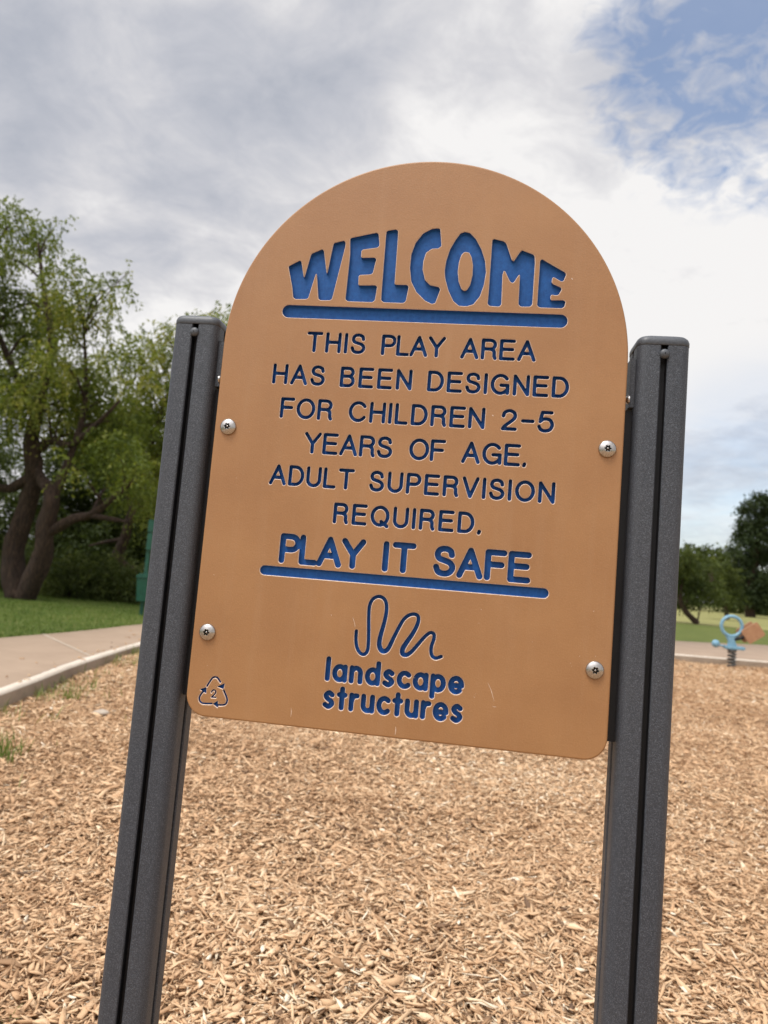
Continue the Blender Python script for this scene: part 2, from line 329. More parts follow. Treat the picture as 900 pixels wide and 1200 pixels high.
def bedz(x, y):
    return (.022 * np.sin(x * 1.7 + .6) * np.sin(y * 1.3 + 1.1) + .012 * np.sin(x * 4.1 + y * 2.3) + .010 * np.sin(x * 2.9 - y * 5.2 + 2)) - .012
def make_bed():
    gx = np.arange(-5, 13.01, .08); gy = np.arange(-8, 15.01, .08)
    X, Y = np.meshgrid(gx, gy); Z = bedz(X, Y) + rng.normal(0, .006, X.shape)
    nx, ny = len(gx), len(gy); idx = np.arange(nx * ny).reshape(ny, nx)
    F = np.stack([idx[:-1, :-1], idx[:-1, 1:], idx[1:, 1:], idx[1:, :-1]], -1).reshape(-1, 4)
    cxm = X.ravel()[F].mean(1); cym = Y.ravel()[F].mean(1)
    big = offset_loop(INNER, sgn * .3); F = F[in_poly(cxm, cym, big)]
    o = mesh_obj('mulch_ground', np.c_[X.ravel(), Y.ravel(), Z.ravel()], F, M['mulch'], smooth=True); tag(o, kind='structure')
make_bed()

CAMXY = np.array([0.0858, -.849])
def make_chips():
    """Loose shredded wood chips over the bed: each a bent, splintered sliver."""
    Vs, Fs, Ts, base = [], [], [], 0
    ang0 = math.atan2(.9876, -.13)
    for r0, r1, dens, half, scale in ((1.0, 3.0, 17000, 46, .98), (3.0, 4.6, 9500, 42, 1.02), (4.6, 7.5, 4600, 38, 1.16), (7.5, 13.5, 1900, 36, 1.5)):
        hw = math.radians(half); area = hw * (r1 * r1 - r0 * r0); n = int(area * dens)
        r = np.sqrt(rng.uniform(r0 * r0, r1 * r1, n)); a = ang0 + rng.uniform(-hw, hw, n)
        x = CAMXY[0] + r * np.cos(a); y = CAMXY[1] + r * np.sin(a)
        k = in_poly(x, y, INNER); x, y = x[k], y[k]; n = len(x)
        kind = rng.random(n)
        L = np.where(kind < .45, rng.lognormal(math.log(.031), .35, n), np.where(kind < .85, rng.lognormal(math.log(.020), .4, n), rng.lognormal(math.log(.050), .3, n))) * scale
        Wd = np.where(kind < .45, L * rng.uniform(.10, .24, n), np.where(kind < .85, L * rng.uniform(.22, .55, n), L * rng.uniform(.05, .12, n)))
        Wd = np.minimum(Wd, .016 * scale)
        T = np.maximum(Wd * rng.uniform(.2, .5, n), .0011 * scale)
        clump = .5 + .5 * np.sin(x * 23 + 3 * np.sin(y * 17)) * np.sin(y * 19 + 2 * np.sin(x * 13))
        z = bedz(x, y) + rng.uniform(-.004, .022, n) * (1 if scale < 1.3 else 1.3) + .008 * clump
        yaw = rng.uniform(0, 2 * math.pi, n); pit = rng.normal(0, .28, n); rol = rng.normal(0, .45, n)
        d = np.c_[np.cos(yaw) * np.cos(pit), np.sin(yaw) * np.cos(pit), np.sin(pit)]
        s0 = np.c_[-np.sin(yaw), np.cos(yaw), np.zeros(n)]; u0 = np.cross(d, s0)
        s = s0 * np.cos(rol)[:, None] + u0 * np.sin(rol)[:, None]; u = np.cross(d, s)
        c = np.c_[x, y, z]
        near = scale < 1.2
        secs = (-1, -.1, .85) if near else (-1, 1)
        bend = rng.normal(0, .045, n) * L; bend2 = rng.normal(0, .035, n) * L
        P = []
        for q in secs:
            wq = (rng.uniform(.35, 1.05, n) if abs(q) > .5 else rng.uniform(.85, 1.1, n)) * Wd / 2
            tq = (rng.uniform(.3, .9, n) if abs(q) > .5 else 1.0) * T / 2
            skew = rng.normal(0, .12, n) * L * (abs(q) > .5)
            cc = c + d * (q * L / 2)[:, None] + u * (bend * (1 - q * q))[:, None] + s * (bend2 * (1 - q * q))[:, None]
            for aa, bb in ((-1, -1), (1, -1), (1, 1), (-1, 1)):
                P.append(cc + s * (aa * wq)[:, None] + u * (bb * tq)[:, None] + d * (aa * skew)[:, None])
        P = np.stack(P, 1); nv = P.shape[1]
        f = []
        for q in range(len(secs) - 1):
            for e in range(4): f.append((q * 4 + e, q * 4 + (e + 1) % 4, q * 4 + 4 + (e + 1) % 4, q * 4 + 4 + e))
        f += [(3, 2, 1, 0), (nv - 4, nv - 3, nv - 2, nv - 1)]
        f = np.array(f)
        Fs.append((np.arange(n)[:, None, None] * nv + f[None] + base).reshape(-1, 4)); Vs.append(P.reshape(-1, 3)); base += n * nv
        t = np.clip(rng.normal(.57, .18, n) + .05 * np.sin(x * 1.9 + 1) + .05 * np.sin(y * 2.3 + x) + .06 * np.sin(x * 5.3 + 2 * np.sin(y * 4.1)) * np.sin(y * 6.7 + 1.5 * np.sin(x * 3.3)), .02, 1.0)
        t = np.where(rng.random(n) < .075 + .08 * (np.sin(x * 2.1 + 1.3 * np.sin(y * 1.7)) * np.sin(y * 2.6 + x) > .45), rng.uniform(0, .22, n), t)
        Ts.append(np.repeat(t, nv))
    n = 80; i0 = 12 + rng.random(n) * 40; i = i0.astype(int); q = INNER[i] * (1 - (i0 - i))[:, None] + INNER[i + 1] * (i0 - i)[:, None]     # strays kicked up onto the path
    q = q + (kerb_out[i] - INNER[i]) / KW * (rng.exponential(.16, n) + .03)[:, None]; yaw = rng.uniform(0, 6.28, n); L = rng.uniform(.012, .045, n); Wd = L * rng.uniform(.15, .35, n)
    d = np.c_[np.cos(yaw), np.sin(yaw), rng.normal(0, .08, n)] * (L / 2)[:, None]; sd = np.c_[-np.sin(yaw), np.cos(yaw), rng.normal(0, .2, n)] * (Wd / 2)[:, None]; c = np.c_[q, np.full(n, ZP + .011)]; up = np.array([0, 0, .003])
    P = np.stack([c - d - sd * .6 - up, c - d + sd * .5 - up, c - d + sd * .5 + up, c - d - sd * .6 + up, c + d - sd - up, c + d + sd * .8 - up, c + d + sd * .8 + up, c + d - sd + up], 1)
    f = np.array([(0, 1, 5, 4), (1, 2, 6, 5), (2, 3, 7, 6), (3, 0, 4, 7), (3, 2, 1, 0), (4, 5, 6, 7)])
    Fs.append((np.arange(n)[:, None, None] * 8 + f[None] + base).reshape(-1, 4)); Vs.append(P.reshape(-1, 3)); Ts.append(np.repeat(np.clip(rng.normal(.45, .2, n), 0, 1), 8))
    o = mesh_obj('wood_chips', np.concatenate(Vs), np.concatenate(Fs), M['chip'], tint=np.concatenate(Ts)); tag(o, kind='stuff')
make_chips()

# ------------------------------------------------------------------ lettering shapes of the sign (millimetres on the panel)
WELCOME = [[[-175.1,210.1],[-161.1,218.4],[-158.8,216.9],[-153.2,193.7],[-147.1,225.8],[-146.0,227.9],[-133.1,234.0],[-130.8,231.9],[-124.0,198.8],[-119.2,241.4],[-117.6,242.9],[-106.4,246.0],[-103.8,243.9],[-103.7,238.6],[-114.6,169.5],[-116.9,167.3],[-129.4,166.9],[-132.1,168.9],[-137.2,201.6],[-138.5,201.9],[-145.3,169.5],[-147.8,167.8],[-161.8,167.3],[-164.8,169.3],[-167.6,183.6]],[[-98.3,248.3],[-96.4,250.0],[-65.0,257.5],[-62.4,255.5],[-60.1,240.7],[-62.3,237.9],[-80.6,234.9],[-82.5,233.2],[-82.4,224.7],[-80.7,223.9],[-65.3,224.7],[-62.6,222.7],[-63.3,218.4],[-65.6,204.1],[-68.5,202.5],[-81.8,201.5],[-83.1,200.0],[-82.7,188.4],[-80.6,187.9],[-60.8,188.7],[-58.5,186.7],[-59.9,169.3],[-63.0,166.7],[-94.1,166.7],[-97.4,169.1],[-97.2,177.5],[-96.5,228.1]],[[-52.8,258.8],[-50.5,260.6],[-40.4,262.3],[-38.0,260.2],[-37.6,248.6],[-36.9,190.9],[-34.8,190.3],[-21.1,190.4],[-18.8,187.9],[-21.0,169.6],[-23.8,167.0],[-48.7,167.0],[-52.0,169.6],[-52.2,178.9]],[[14.8,264.0],[17.8,241.9],[14.6,238.7],[6.2,238.0],[-0.7,232.6],[-3.2,221.4],[-3.2,210.4],[0.8,197.3],[7.7,190.9],[18.5,189.0],[20.8,186.0],[15.8,168.4],[11.7,166.9],[2.9,171.0],[-8.6,181.6],[-16.0,194.6],[-19.1,212.1],[-18.9,229.9],[-14.5,245.5],[-6.1,257.8],[4.2,263.8],[10.5,264.8]],[[45.8,261.0],[52.2,259.4],[59.7,251.9],[67.6,238.6],[73.0,224.2],[75.2,209.8],[73.8,193.3],[69.9,178.8],[62.8,168.4],[55.1,165.6],[45.2,165.7],[37.9,171.6],[30.9,184.8],[25.8,200.1],[24.4,210.4],[25.4,222.9],[28.9,237.6],[35.0,250.3],[40.3,258.7]],[[49.1,235.0],[53.1,234.0],[56.5,227.9],[58.8,217.6],[59.1,205.2],[57.1,192.8],[53.6,186.1],[50.4,184.8],[46.6,187.3],[42.6,196.5],[40.5,208.8],[41.1,221.3],[43.4,230.7],[46.1,234.3]],[[80.2,250.9],[82.4,252.6],[94.5,249.6],[97.6,246.5],[105.4,226.1],[107.9,224.1],[114.9,236.6],[117.1,238.7],[130.6,233.9],[132.7,231.5],[133.6,223.8],[133.7,170.8],[131.4,167.7],[120.4,167.3],[117.3,169.9],[116.8,206.9],[115.8,208.5],[109.7,197.5],[107.8,196.8],[104.7,199.4],[98.6,211.5],[96.6,212.5],[95.4,206.3],[96.6,169.5],[94.3,166.4],[82.5,167.0],[80.0,169.4],[80.4,183.3]],[[139.8,226.4],[142.2,228.1],[144.6,226.5],[170.1,212.2],[171.8,209.6],[169.2,201.4],[167.0,200.3],[157.5,205.7],[155.6,205.0],[155.0,198.9],[157.1,196.9],[166.3,193.2],[167.6,190.6],[164.5,184.0],[162.3,182.9],[155.9,183.7],[154.7,181.7],[155.0,177.6],[156.4,176.7],[170.7,177.2],[173.1,175.2],[172.1,169.2],[169.4,167.1],[142.6,167.1],[139.8,169.4],[139.7,183.2]]]
# l1 [125.8, 126.0, 125.8] [99.5, 99.0, 99.3]
# l2 [83.4, 82.8, 82.3] [56.0, 56.5, 56.9]
# l3 [40.2, 39.4, 40.3] [13.5, 13.3, 13.5]
# l4 [-2.0, -2.6] [-29.2, -29.4]
# l5 [-45.0, -45.4] [-70.9, -71.2]
# l6 [-87.2, -87.9] [-113.7, -113.3]
# l7 [-130.1, -129.9, -129.9] [-167.0, -166.3, -167.4]
TEXT = [[99.3,125.9,[["THIS",-141.8,-66.5],["PLAY",-46.7,32.7],["AREA",51.5,142.2]]],[56.5,82.8,[["HAS",-181.6,-114.1],["BEEN",-95.0,-4.9],["DESIGNED",14.1,183.6]]],[13.4,40.0,[["FOR",-167.5,-100.4],["CHILDREN",-80.3,87.0],["2",106.5,125.5],["-",129.8,145.8],["5",149.2,168.8]]],[-29.3,-2.3,[["YEARS",-132.8,-22.1],["OF",-1.5,42.5],["AGE",62.0,132.0],[".",134.5,139.0]]],[-71.1,-45.2,[["ADULT",-172.7,-65.9],["SUPERVISION",-46.9,175.0]]],[-113.5,-87.6,[["REQUIRED",-88.0,83.4],[".",87.0,92.0]]],[-166.9,-130.0,[["PLAY",-151.0,-44.3],["IT",-23.0,16.8],["SAFE",38.3,152.9]]]]
# underline [[-168.7, 151.2], [168.5, 150.9], [-167.1, -177.0], [169.0, -176.2], [-167.7, -171.4], [-166.5, -182.6], [-170.0, 159.5], [-168.4, 143.1]]
SQUIGGLE = [[-47.0,-240.3],[-46.9,-248.8],[-45.0,-258.7],[-40.7,-265.3],[-35.6,-266.8],[-31.9,-262.5],[-31.4,-253.4],[-32.2,-239.3],[-33.6,-223.2],[-33.8,-209.0],[-30.4,-200.6],[-23.9,-196.9],[-17.1,-199.0],[-13.4,-206.2],[-13.1,-217.3],[-14.9,-229.6],[-17.8,-244.0],[-18.2,-254.1],[-15.0,-260.2],[-10.3,-260.4],[-6.5,-256.0],[-2.8,-246.6],[2.3,-234.1],[8.4,-221.4],[15.1,-215.4],[22.1,-214.1],[25.9,-217.8],[25.1,-225.9],[20.8,-236.4],[14.6,-247.0],[10.2,-255.4],[10.3,-261.4],[14.8,-262.6],[20.6,-258.4],[27.9,-248.7],[35.2,-239.0],[40.9,-234.1],[45.4,-235.1],[45.9,-241.0],[44.0,-248.2],[43.6,-255.2],[45.6,-261.0],[50.2,-262.9],[56.0,-260.4]]
# landscape [[-79.4, -287.3], [84.4, -292.6], [-78.0, -273.0], [-75.3, -302.0], [-51.4, -279.5], [-49.4, -301.8], [75.1, -300.9], [50.7, -307.9], [-79.5, -324.5], [84.6, -322.0], [-71.3, -311.6], [-69.2, -335.0], [74.9, -312.2], [76.6, -334.5], [-57.1, -308.5], [-54.8, -334.3]]
RECYCLE = [[[-224.9,-323.3],[-219.8,-313.9],[-216.5,-311.7],[-212.8,-312.2],[-208.7,-316.8]],[[-203.3,-326.2],[-198.3,-335.5],[-198.2,-340.3],[-200.8,-343.2],[-207.9,-344.3]],[[-216.6,-343.5],[-226.6,-344.3],[-231.1,-343.0],[-233.0,-339.1],[-232.0,-334.9],[-228.3,-329.1]]]
ARROWS = [[[-210.9,-322.5],[-203.4,-318.6],[-204.3,-324.2]],[[-209.8,-340.1],[-209.0,-346.8],[-214.4,-343.6]],[[-232.3,-328.1],[-225.8,-325.4],[-225.6,-331.5]]]
TWO = [[-218.4,-330.1],[-217.6,-328.0],[-215.5,-327.1],[-213.5,-328.2],[-213.6,-331.0],[-217.7,-335.9],[-212.4,-335.6]]


def arc(cx, cy, rx, ry, a0, a1, n=12):
    return [(cx + rx * math.cos(math.radians(a0 + (a1 - a0) * i / n)), cy + ry * math.sin(math.radians(a0 + (a1 - a0) * i / n))) for i in range(n + 1)]
def spl(P, n=5): return [tuple(q) for q in catmull(P, n, False)]
S_UP = spl([(.60, .76), (.54, .92), (.33, 1.0), (.11, .94), (.03, .76), (.11, .60), (.33, .525), (.55, .44), (.65, .26), (.55, .07), (.33, 0), (.10, .06), (0, .25)])
GLY = {  # centre lines, cap height 1: (width, strokes)
 'A': (.80, [[(0, 0), (.40, 1), (.80, 0)], [(.14, .34), (.66, .34)]]),
 'B': (.66, [[(0, 0), (0, 1), (.38, 1)] + arc(.38, .77, .24, .23, 90, -90) + [(0, .54)], [(.38, .54)] + arc(.39, .27, .27, .27, 90, -90) + [(0, 0)]]),
 'C': (.82, [arc(.44, .5, .44, .5, 38, 322, 24)]),
 'D': (.72, [[(0, 0), (0, 1), (.30, 1)] + arc(.30, .5, .42, .5, 90, -90, 18) + [(0, 0)]]),
 'E': (.66, [[(.66, 1), (0, 1), (0, 0), (.66, 0)], [(0, .53), (.60, .53)]]),
 'F': (.62, [[(.62, 1), (0, 1), (0, 0)], [(0, .52), (.54, .52)]]),
 'G': (.86, [arc(.44, .5, .44, .5, 40, 325, 24), [(.48, .45), (.84, .45), (.84, .02)]]),
 'H': (.70, [[(0, 0), (0, 1)], [(.70, 0), (.70, 1)], [(0, .52), (.70, .52)]]),
 'I': (0.0, [[(0, 0), (0, 1)]]),
 'L': (.54, [[(0, 1), (0, 0), (.54, 0)]]),
 'N': (.70, [[(0, 0), (0, 1), (.70, 0), (.70, 1)]]),
 'O': (.88, [arc(.44, .5, .44, .5, 0, 360, 32)]),
 'P': (.64, [[(0, 0), (0, 1), (.36, 1)] + arc(.36, .73, .28, .27, 90, -90) + [(0, .46)]]),
 'Q': (.88, [arc(.44, .5, .44, .5, 0, 360, 32), [(.52, .20), (.86, -.05)]]),
 'R': (.68, [[(0, 0), (0, 1), (.40, 1)] + arc(.40, .755, .25, .245, 90, -90) + [(0, .51)], [(.40, .51), (.56, .46), (.62, .34), (.63, .10), (.68, 0)]]),
 'S': (.65, [S_UP]),
 'T': (.72, [[(0, 1), (.72, 1)], [(.36, 1), (.36, 0)]]),
 'U': (.68, [[(0, 1), (0, .33)] + arc(.34, .33, .34, .33, 180, 360, 14) + [(.68, 1)]]),
 'V': (.74, [[(0, 1), (.37, 0), (.74, 1)]]),
 'Y': (.76, [[(0, 1), (.38, .46), (.76, 1)], [(.38, .46), (.38, 0)]]),
 '2': (.66, [spl([(0, .70), (.08, .91), (.32, 1.0), (.56, .91), (.63, .71), (.54, .53), (.30, .32), (.10, .15), (0, 0)]) + [(.66, 0)]]),
 '5': (.66, [[(.60, 1), (.14, 1), (.04, .50)] + spl([(.04, .50), (.18, .62), (.36, .655), (.56, .58), (.66, .34), (.56, .09), (.32, 0), (.10, .06), (0, .23)])]),
 '-': (.55, [[(0, .48), (.55, .48)]]),
 '.': (0.05, [[(.03, .06), (0, -.03)]]),
}
LOW = {  # bold round lower case, x-height 1
 'l': (0, [[(0, 0), (0, 1.5)]]),
 'a': (.78, [arc(.40, .5, .40, .5, 0, 360, 24), [(.80, 1.0), (.80, 0)]]),
 'n': (.68, [[(0, 0), (0, 1)], [(0, .62)] + arc(.34, .62, .34, .38, 180, 0, 12) + [(.68, 0)]]),
 'd': (.80, [arc(.40, .5, .40, .5, 0, 360, 24), [(.80, 1.5), (.80, 0)]]),
 's': (.56, [spl([(.53, .86), (.28, 1.0), (.05, .80), (.16, .59), (.42, .44), (.55, .22), (.30, 0), (.02, .12)])]),
 'c': (.68, [arc(.42, .5, .42, .5, 48, 312, 18)]),
 'p': (.80, [arc(.40, .5, .40, .5, 0, 360, 24), [(0, 1.0), (0, -.5)]]),
 'e': (.82, [[(.02, .46), (.80, .46)] + arc(.41, .5, .41, .5, -4, 312, 20)]),
 't': (.46, [[(.23, 1.36), (.23, 0)], [(0, .93), (.46, .93)]]),
 'r': (.42, [[(0, 0), (0, 1)], [(0, .55), (.10, .85), (.30, .97), (.42, .97)]]),
 'u': (.70, [[(0, 1), (0, .36)] + arc(.35, .36, .35, .36, 180, 360, 12), [(.70, 1), (.70, 0)]]),
}
def run_word(word, x0, x1, zb, h, r, font, sx=1.0):
    """Centre-line strokes of a word fitted between outer limits x0..x1 on base line zb (centre), height h."""
    ws = [font[c][0] * h * sx for c in word]; avail = (x1 - x0 - 2 * r) - sum(ws)
    gap = avail / (len(word) - 1) if len(word) > 1 else 0
    k = (x1 - x0 - 2 * r) / max(ws[0], 1e-6) if len(word) == 1 and ws[0] > .1 * h else 1
    x = x0 + r; segs = []
    for c, w in zip(word, ws):
        for st in font[c][1]:
            P = [(x + q[0] * h * sx * k, zb + q[1] * h) for q in st]
            segs += [(P[i], P[i + 1], r, r) for i in range(len(P) - 1)]
        x += w + gap
    return segs

class Mark:
    """One engraved run: a distance field from strokes and polygons, its contours, and the meshes cut from them."""
    def __init__(s, name, segs=(), polys=(), step=.35, depth=4.0, blur=0):
        s.name = name; s.depth = depth; s.step = step
        pts = np.array([p for a, b, _, _ in segs for p in (a, b)] + [q for P in polys for q in P], float)
        mr = 5 + max([max(a[2], a[3]) for a in segs], default=1); s.lo = pts.min(0) - mr; hi = pts.max(0) + mr
        nx, nz = np.ceil((hi - s.lo) / step).astype(int) + 1
        X = s.lo[0] + np.arange(nx) * step; Z = s.lo[1] + np.arange(nz) * step
        D = np.full((nz, nx), 9.0)
        for a, b, ra, rb in segs:          # each stroke touches only its own window
            R = max(ra, rb) + 5
            i0, i1 = np.searchsorted(X, [min(a[0], b[0]) - R, max(a[0], b[0]) + R]); j0, j1 = np.searchsorted(Z, [min(a[1], b[1]) - R, max(a[1], b[1]) + R])
            xx = X[i0:i1][None, :]; zz = Z[j0:j1][:, None]
            dx, dz = b[0] - a[0], b[1] - a[1]; l2 = dx * dx + dz * dz + 1e-9
            t = np.clip(((xx - a[0]) * dx + (zz - a[1]) * dz) / l2, 0, 1)
            d = np.hypot(xx - a[0] - t * dx, zz - a[1] - t * dz) - (ra + (rb - ra) * t)
            D[j0:j1, i0:i1] = np.minimum(D[j0:j1, i0:i1], d)
        if polys:
            XX, ZZ = np.meshgrid(X, Z); ins = np.zeros(XX.shape, bool); dd = np.full(XX.shape, 9.0)
            for P in polys:
                ins ^= in_poly(XX, ZZ, P); n = len(P)
                for i in range(n):
                    a, b = P[i], P[(i + 1) % n]; R = 6
                    i0, i1 = np.searchsorted(X, [min(a[0], b[0]) - R, max(a[0], b[0]) + R]); j0, j1 = np.searchsorted(Z, [min(a[1], b[1]) - R, max(a[1], b[1]) + R])
                    xx = X[i0:i1][None, :]; zz = Z[j0:j1][:, None]; dx, dz = b[0] - a[0], b[1] - a[1]
                    t = np.clip(((xx - a[0]) * dx + (zz - a[1]) * dz) / (dx * dx + dz * dz + 1e-9), 0, 1)
                    dd[j0:j1, i0:i1] = np.minimum(dd[j0:j1, i0:i1], np.hypot(xx - a[0] - t * dx, zz - a[1] - t * dz))
            D = np.minimum(D, np.where(ins, -dd, dd))
        for _ in range(blur):
            E = np.pad(D, 1, mode='edge'); E = (E[:-2] + 2 * E[1:-1] + E[2:]) / 4; D = (E[:, :-2] + 2 * E[:, 1:-1] + E[:, 2:]) / 4
        s.D = D; s.loops = s.contours()
    def val(s, p):
        q = (np.asarray(p, float) - s.lo) / s.step; nz, nx = s.D.shape
        out = np.full(len(q), 9.0); k = (q[:, 0] >= 0) & (q[:, 1] >= 0) & (q[:, 0] < nx - 1) & (q[:, 1] < nz - 1)
        f = q[k]; i = f[:, 0].astype(int); j = f[:, 1].astype(int); u = f[:, 0] - i; v = f[:, 1] - j
        out[k] = s.D[j, i] * (1 - u) * (1 - v) + s.D[j, i + 1] * u * (1 - v) + s.D[j + 1, i] * (1 - u) * v + s.D[j + 1, i + 1] * u * v
        return out
    def contours(s):
        D = np.where(np.abs(s.D) < 1e-9, 1e-9, s.D); nz, nx = D.shape; neg = D < 0
        cells = np.argwhere((neg[:-1, :-1].astype(int) + neg[1:, :-1] + neg[:-1, 1:] + neg[1:, 1:]) % 4 != 0)
        nxt = {}
        for j, i in cells:
            def ept(e):
                if e[0] == 'h': t = D[e[1], e[2]] / (D[e[1], e[2]] - D[e[1], e[2] + 1]); return (e[2] + t, e[1])
                t = D[e[1], e[2]] / (D[e[1], e[2]] - D[e[1] + 1, e[2]]); return (e[2], e[1] + t)
            a, b, c, d = neg[j, i], neg[j, i + 1], neg[j + 1, i + 1], neg[j + 1, i]
            eb, er, et, el = ('h', j, i), ('v', j, i + 1), ('h', j + 1, i), ('v', j, i)
            seq = [(a, b, eb), (b, c, er), (c, d, et), (d, a, el)]
            ins = [e for p, q, e in seq if p and not q]; outs = [e for p, q, e in seq if not p and q]
            if len(ins) == 1: nxt[ins[0]] = (outs[0])
            elif a and c: nxt[eb] = el; nxt[et] = er
            else: nxt[er] = eb; nxt[el] = et
        loops = []
        pos = lambda e: ((e[2] + D[e[1], e[2]] / (D[e[1], e[2]] - D[e[1], e[2] + 1]), e[1]) if e[0] == 'h' else (e[2], e[1] + D[e[1], e[2]] / (D[e[1], e[2]] - D[e[1] + 1, e[2]])))
        while nxt:
            st = next(iter(nxt)); L = []; e = st
            while e in nxt: L.append(pos(e)); e = nxt.pop(e)
            if len(L) < 8: continue
            P = np.array(L, float) * s.step + s.lo
            for _ in range(2): P = (np.roll(P, 1, 0) + 2 * P + np.roll(P, -1, 0)) / 4
            keep = []; last = 0          # drop points on straight runs
            n = len(P); acc = 0; lim = 3.0
            tn = np.roll(P, -1, 0) - P; an = np.unwrap(np.arctan2(tn[:, 1], tn[:, 0])); la = an[0]; lp = P[0]; keep = [0]
            for q in range(1, n):
                if abs(an[q] - la) > .10 or np.hypot(*(P[q] - lp)) > lim:
                    if np.hypot(*(P[q] - lp)) > .18: keep.append(q); la = an[q]; lp = P[q]
            P = P[keep]
            if len(P) > 4: loops.append(P)
        return loops
    def offs(s, d):
        out = []
        for P in s.loops:
            h = s.step; g = np.c_[s.val(P + [h, 0]) - s.val(P - [h, 0]), s.val(P + [0, h]) - s.val(P - [0, h])]
            g /= np.maximum(np.linalg.norm(g, axis=1), 1e-6)[:, None]; out.append(P + g * d)
        return out

def marks():
    out = []
    u1 = [((-168.9, 151.2), (168.6, 151.0), 8.3, 8.3)]; u2 = [((-167.2, -177.0), (169.0, -176.4), 5.8, 5.8)]
    out.append(Mark('heading_lettering', polys=WELCOME, step=.45, depth=5.0, blur=4))
    out.append(Mark('heading_underline', segs=u1, step=.5, depth=5.0))
    for k, (zb, zt, ws) in enumerate(TEXT):
        r = 2.15 if k < 6 else 3.6
        sg = []
        for w, a, b in ws: sg += run_word(w, a, b, zb + r, zt - zb - 2 * r, r, GLY)
        out.append(Mark('slogan_lettering' if k == 6 else 'message_lettering', segs=sg, step=.35, depth=6.6 if k < 6 else 5.6))
    out.append(Mark('slogan_underline', segs=u2, step=.5, depth=4.0))
    P = catmull(SQUIGGLE, 3, False); n = len(P) - 1; sg = []
    dn = np.r_[0, np.diff(P[:, 0])]
    rad = []
    for i in range(n + 1):
        f = i / n; w = 2.1
        for c0, wd in ((.415, .07), (.70, .06)): w += .85 * math.exp(-((f - c0) / wd) ** 2)
        rad.append(w)
    out.append(Mark('emblem', segs=[(P[i], P[i + 1], rad[i], rad[i + 1]) for i in range(n)], step=.35, depth=6.0))
    out.append(Mark('emblem_lettering', segs=run_word('landscape', -80.4, 85.2, -299.6 + .2, 15.6, 3.0, LOW) + run_word('structures', -80.6, 86.0, -331.8, 16.2, 3.0, LOW, .94), step=.35, depth=6.0))
    sg = []
    for pl in RECYCLE:
        Q = catmull(pl, 5, False); sg += [(Q[i], Q[i + 1], 1.05, 1.05) for i in range(len(Q) - 1)]
    Q = catmull(TWO[:6], 4, False); Q = np.r_[Q, [TWO[6]]]; sg += [(Q[i], Q[i + 1], .8, .8) for i in range(len(Q) - 1)]
    for a in ARROWS:
        sg += [(a[i], a[(i + 1) % 3], .5, .5) for i in range(3)]
    out.append(Mark('recycling_mark', segs=sg, polys=ARROWS, step=.25, depth=4.0))
    return out

# ------------------------------------------------------------------ the sign
ZC = 1.171                    # height of the panel's middle bolts line above the chips
def panel_outline():
    R = .25; zc = 103.0
    P = [(250 * math.cos(a), zc + 250 * math.sin(a)) for a in np.linspace(0, math.pi, 97)]
    rc = 26.; zb = -360.
    P += [(-250 + rc + rc * math.cos(a), zb + rc + rc * math.sin(a)) for a in np.linspace(math.pi, 1.5 * math.pi, 13)]
    P += [(250 - rc + rc * math.cos(a), zb + rc + rc * math.sin(a)) for a in np.linspace(1.5 * math.pi, 2 * math.pi, 13)]
    return np.array(P)
def to3(P, y): P = np.asarray(P); return np.c_[P[:, 0] / 1000, np.full(len(P), y / 1000), P[:, 1] / 1000]
def loop_strip(mb, A, ya, B, yb, mi=0, sm=True):
    n = len(A); mb.add(np.r_[to3(A, ya), to3(B, yb)], [(i, (i + 1) % n, n + (i + 1) % n, n + i) for i in range(n)], mi, sm)
def cdt(loops):
    """Triangulate with the loops as constraints; returns points, triangles."""
    pts, edges = [], []
    for P in loops:
        b = len(pts); n = len(P); pts += [Vector((float(q[0]), float(q[1]))) for q in P]; edges += [(b + i, b + (i + 1) % n) for i in range(n)]
    v, e, f, *_ = delaunay_2d_cdt(pts, edges, [], 0, 1e-5)
    V = np.array([(q[0], q[1]) for q in v]); F = np.array([t for t in f if len(t) == 3])
    return V, F

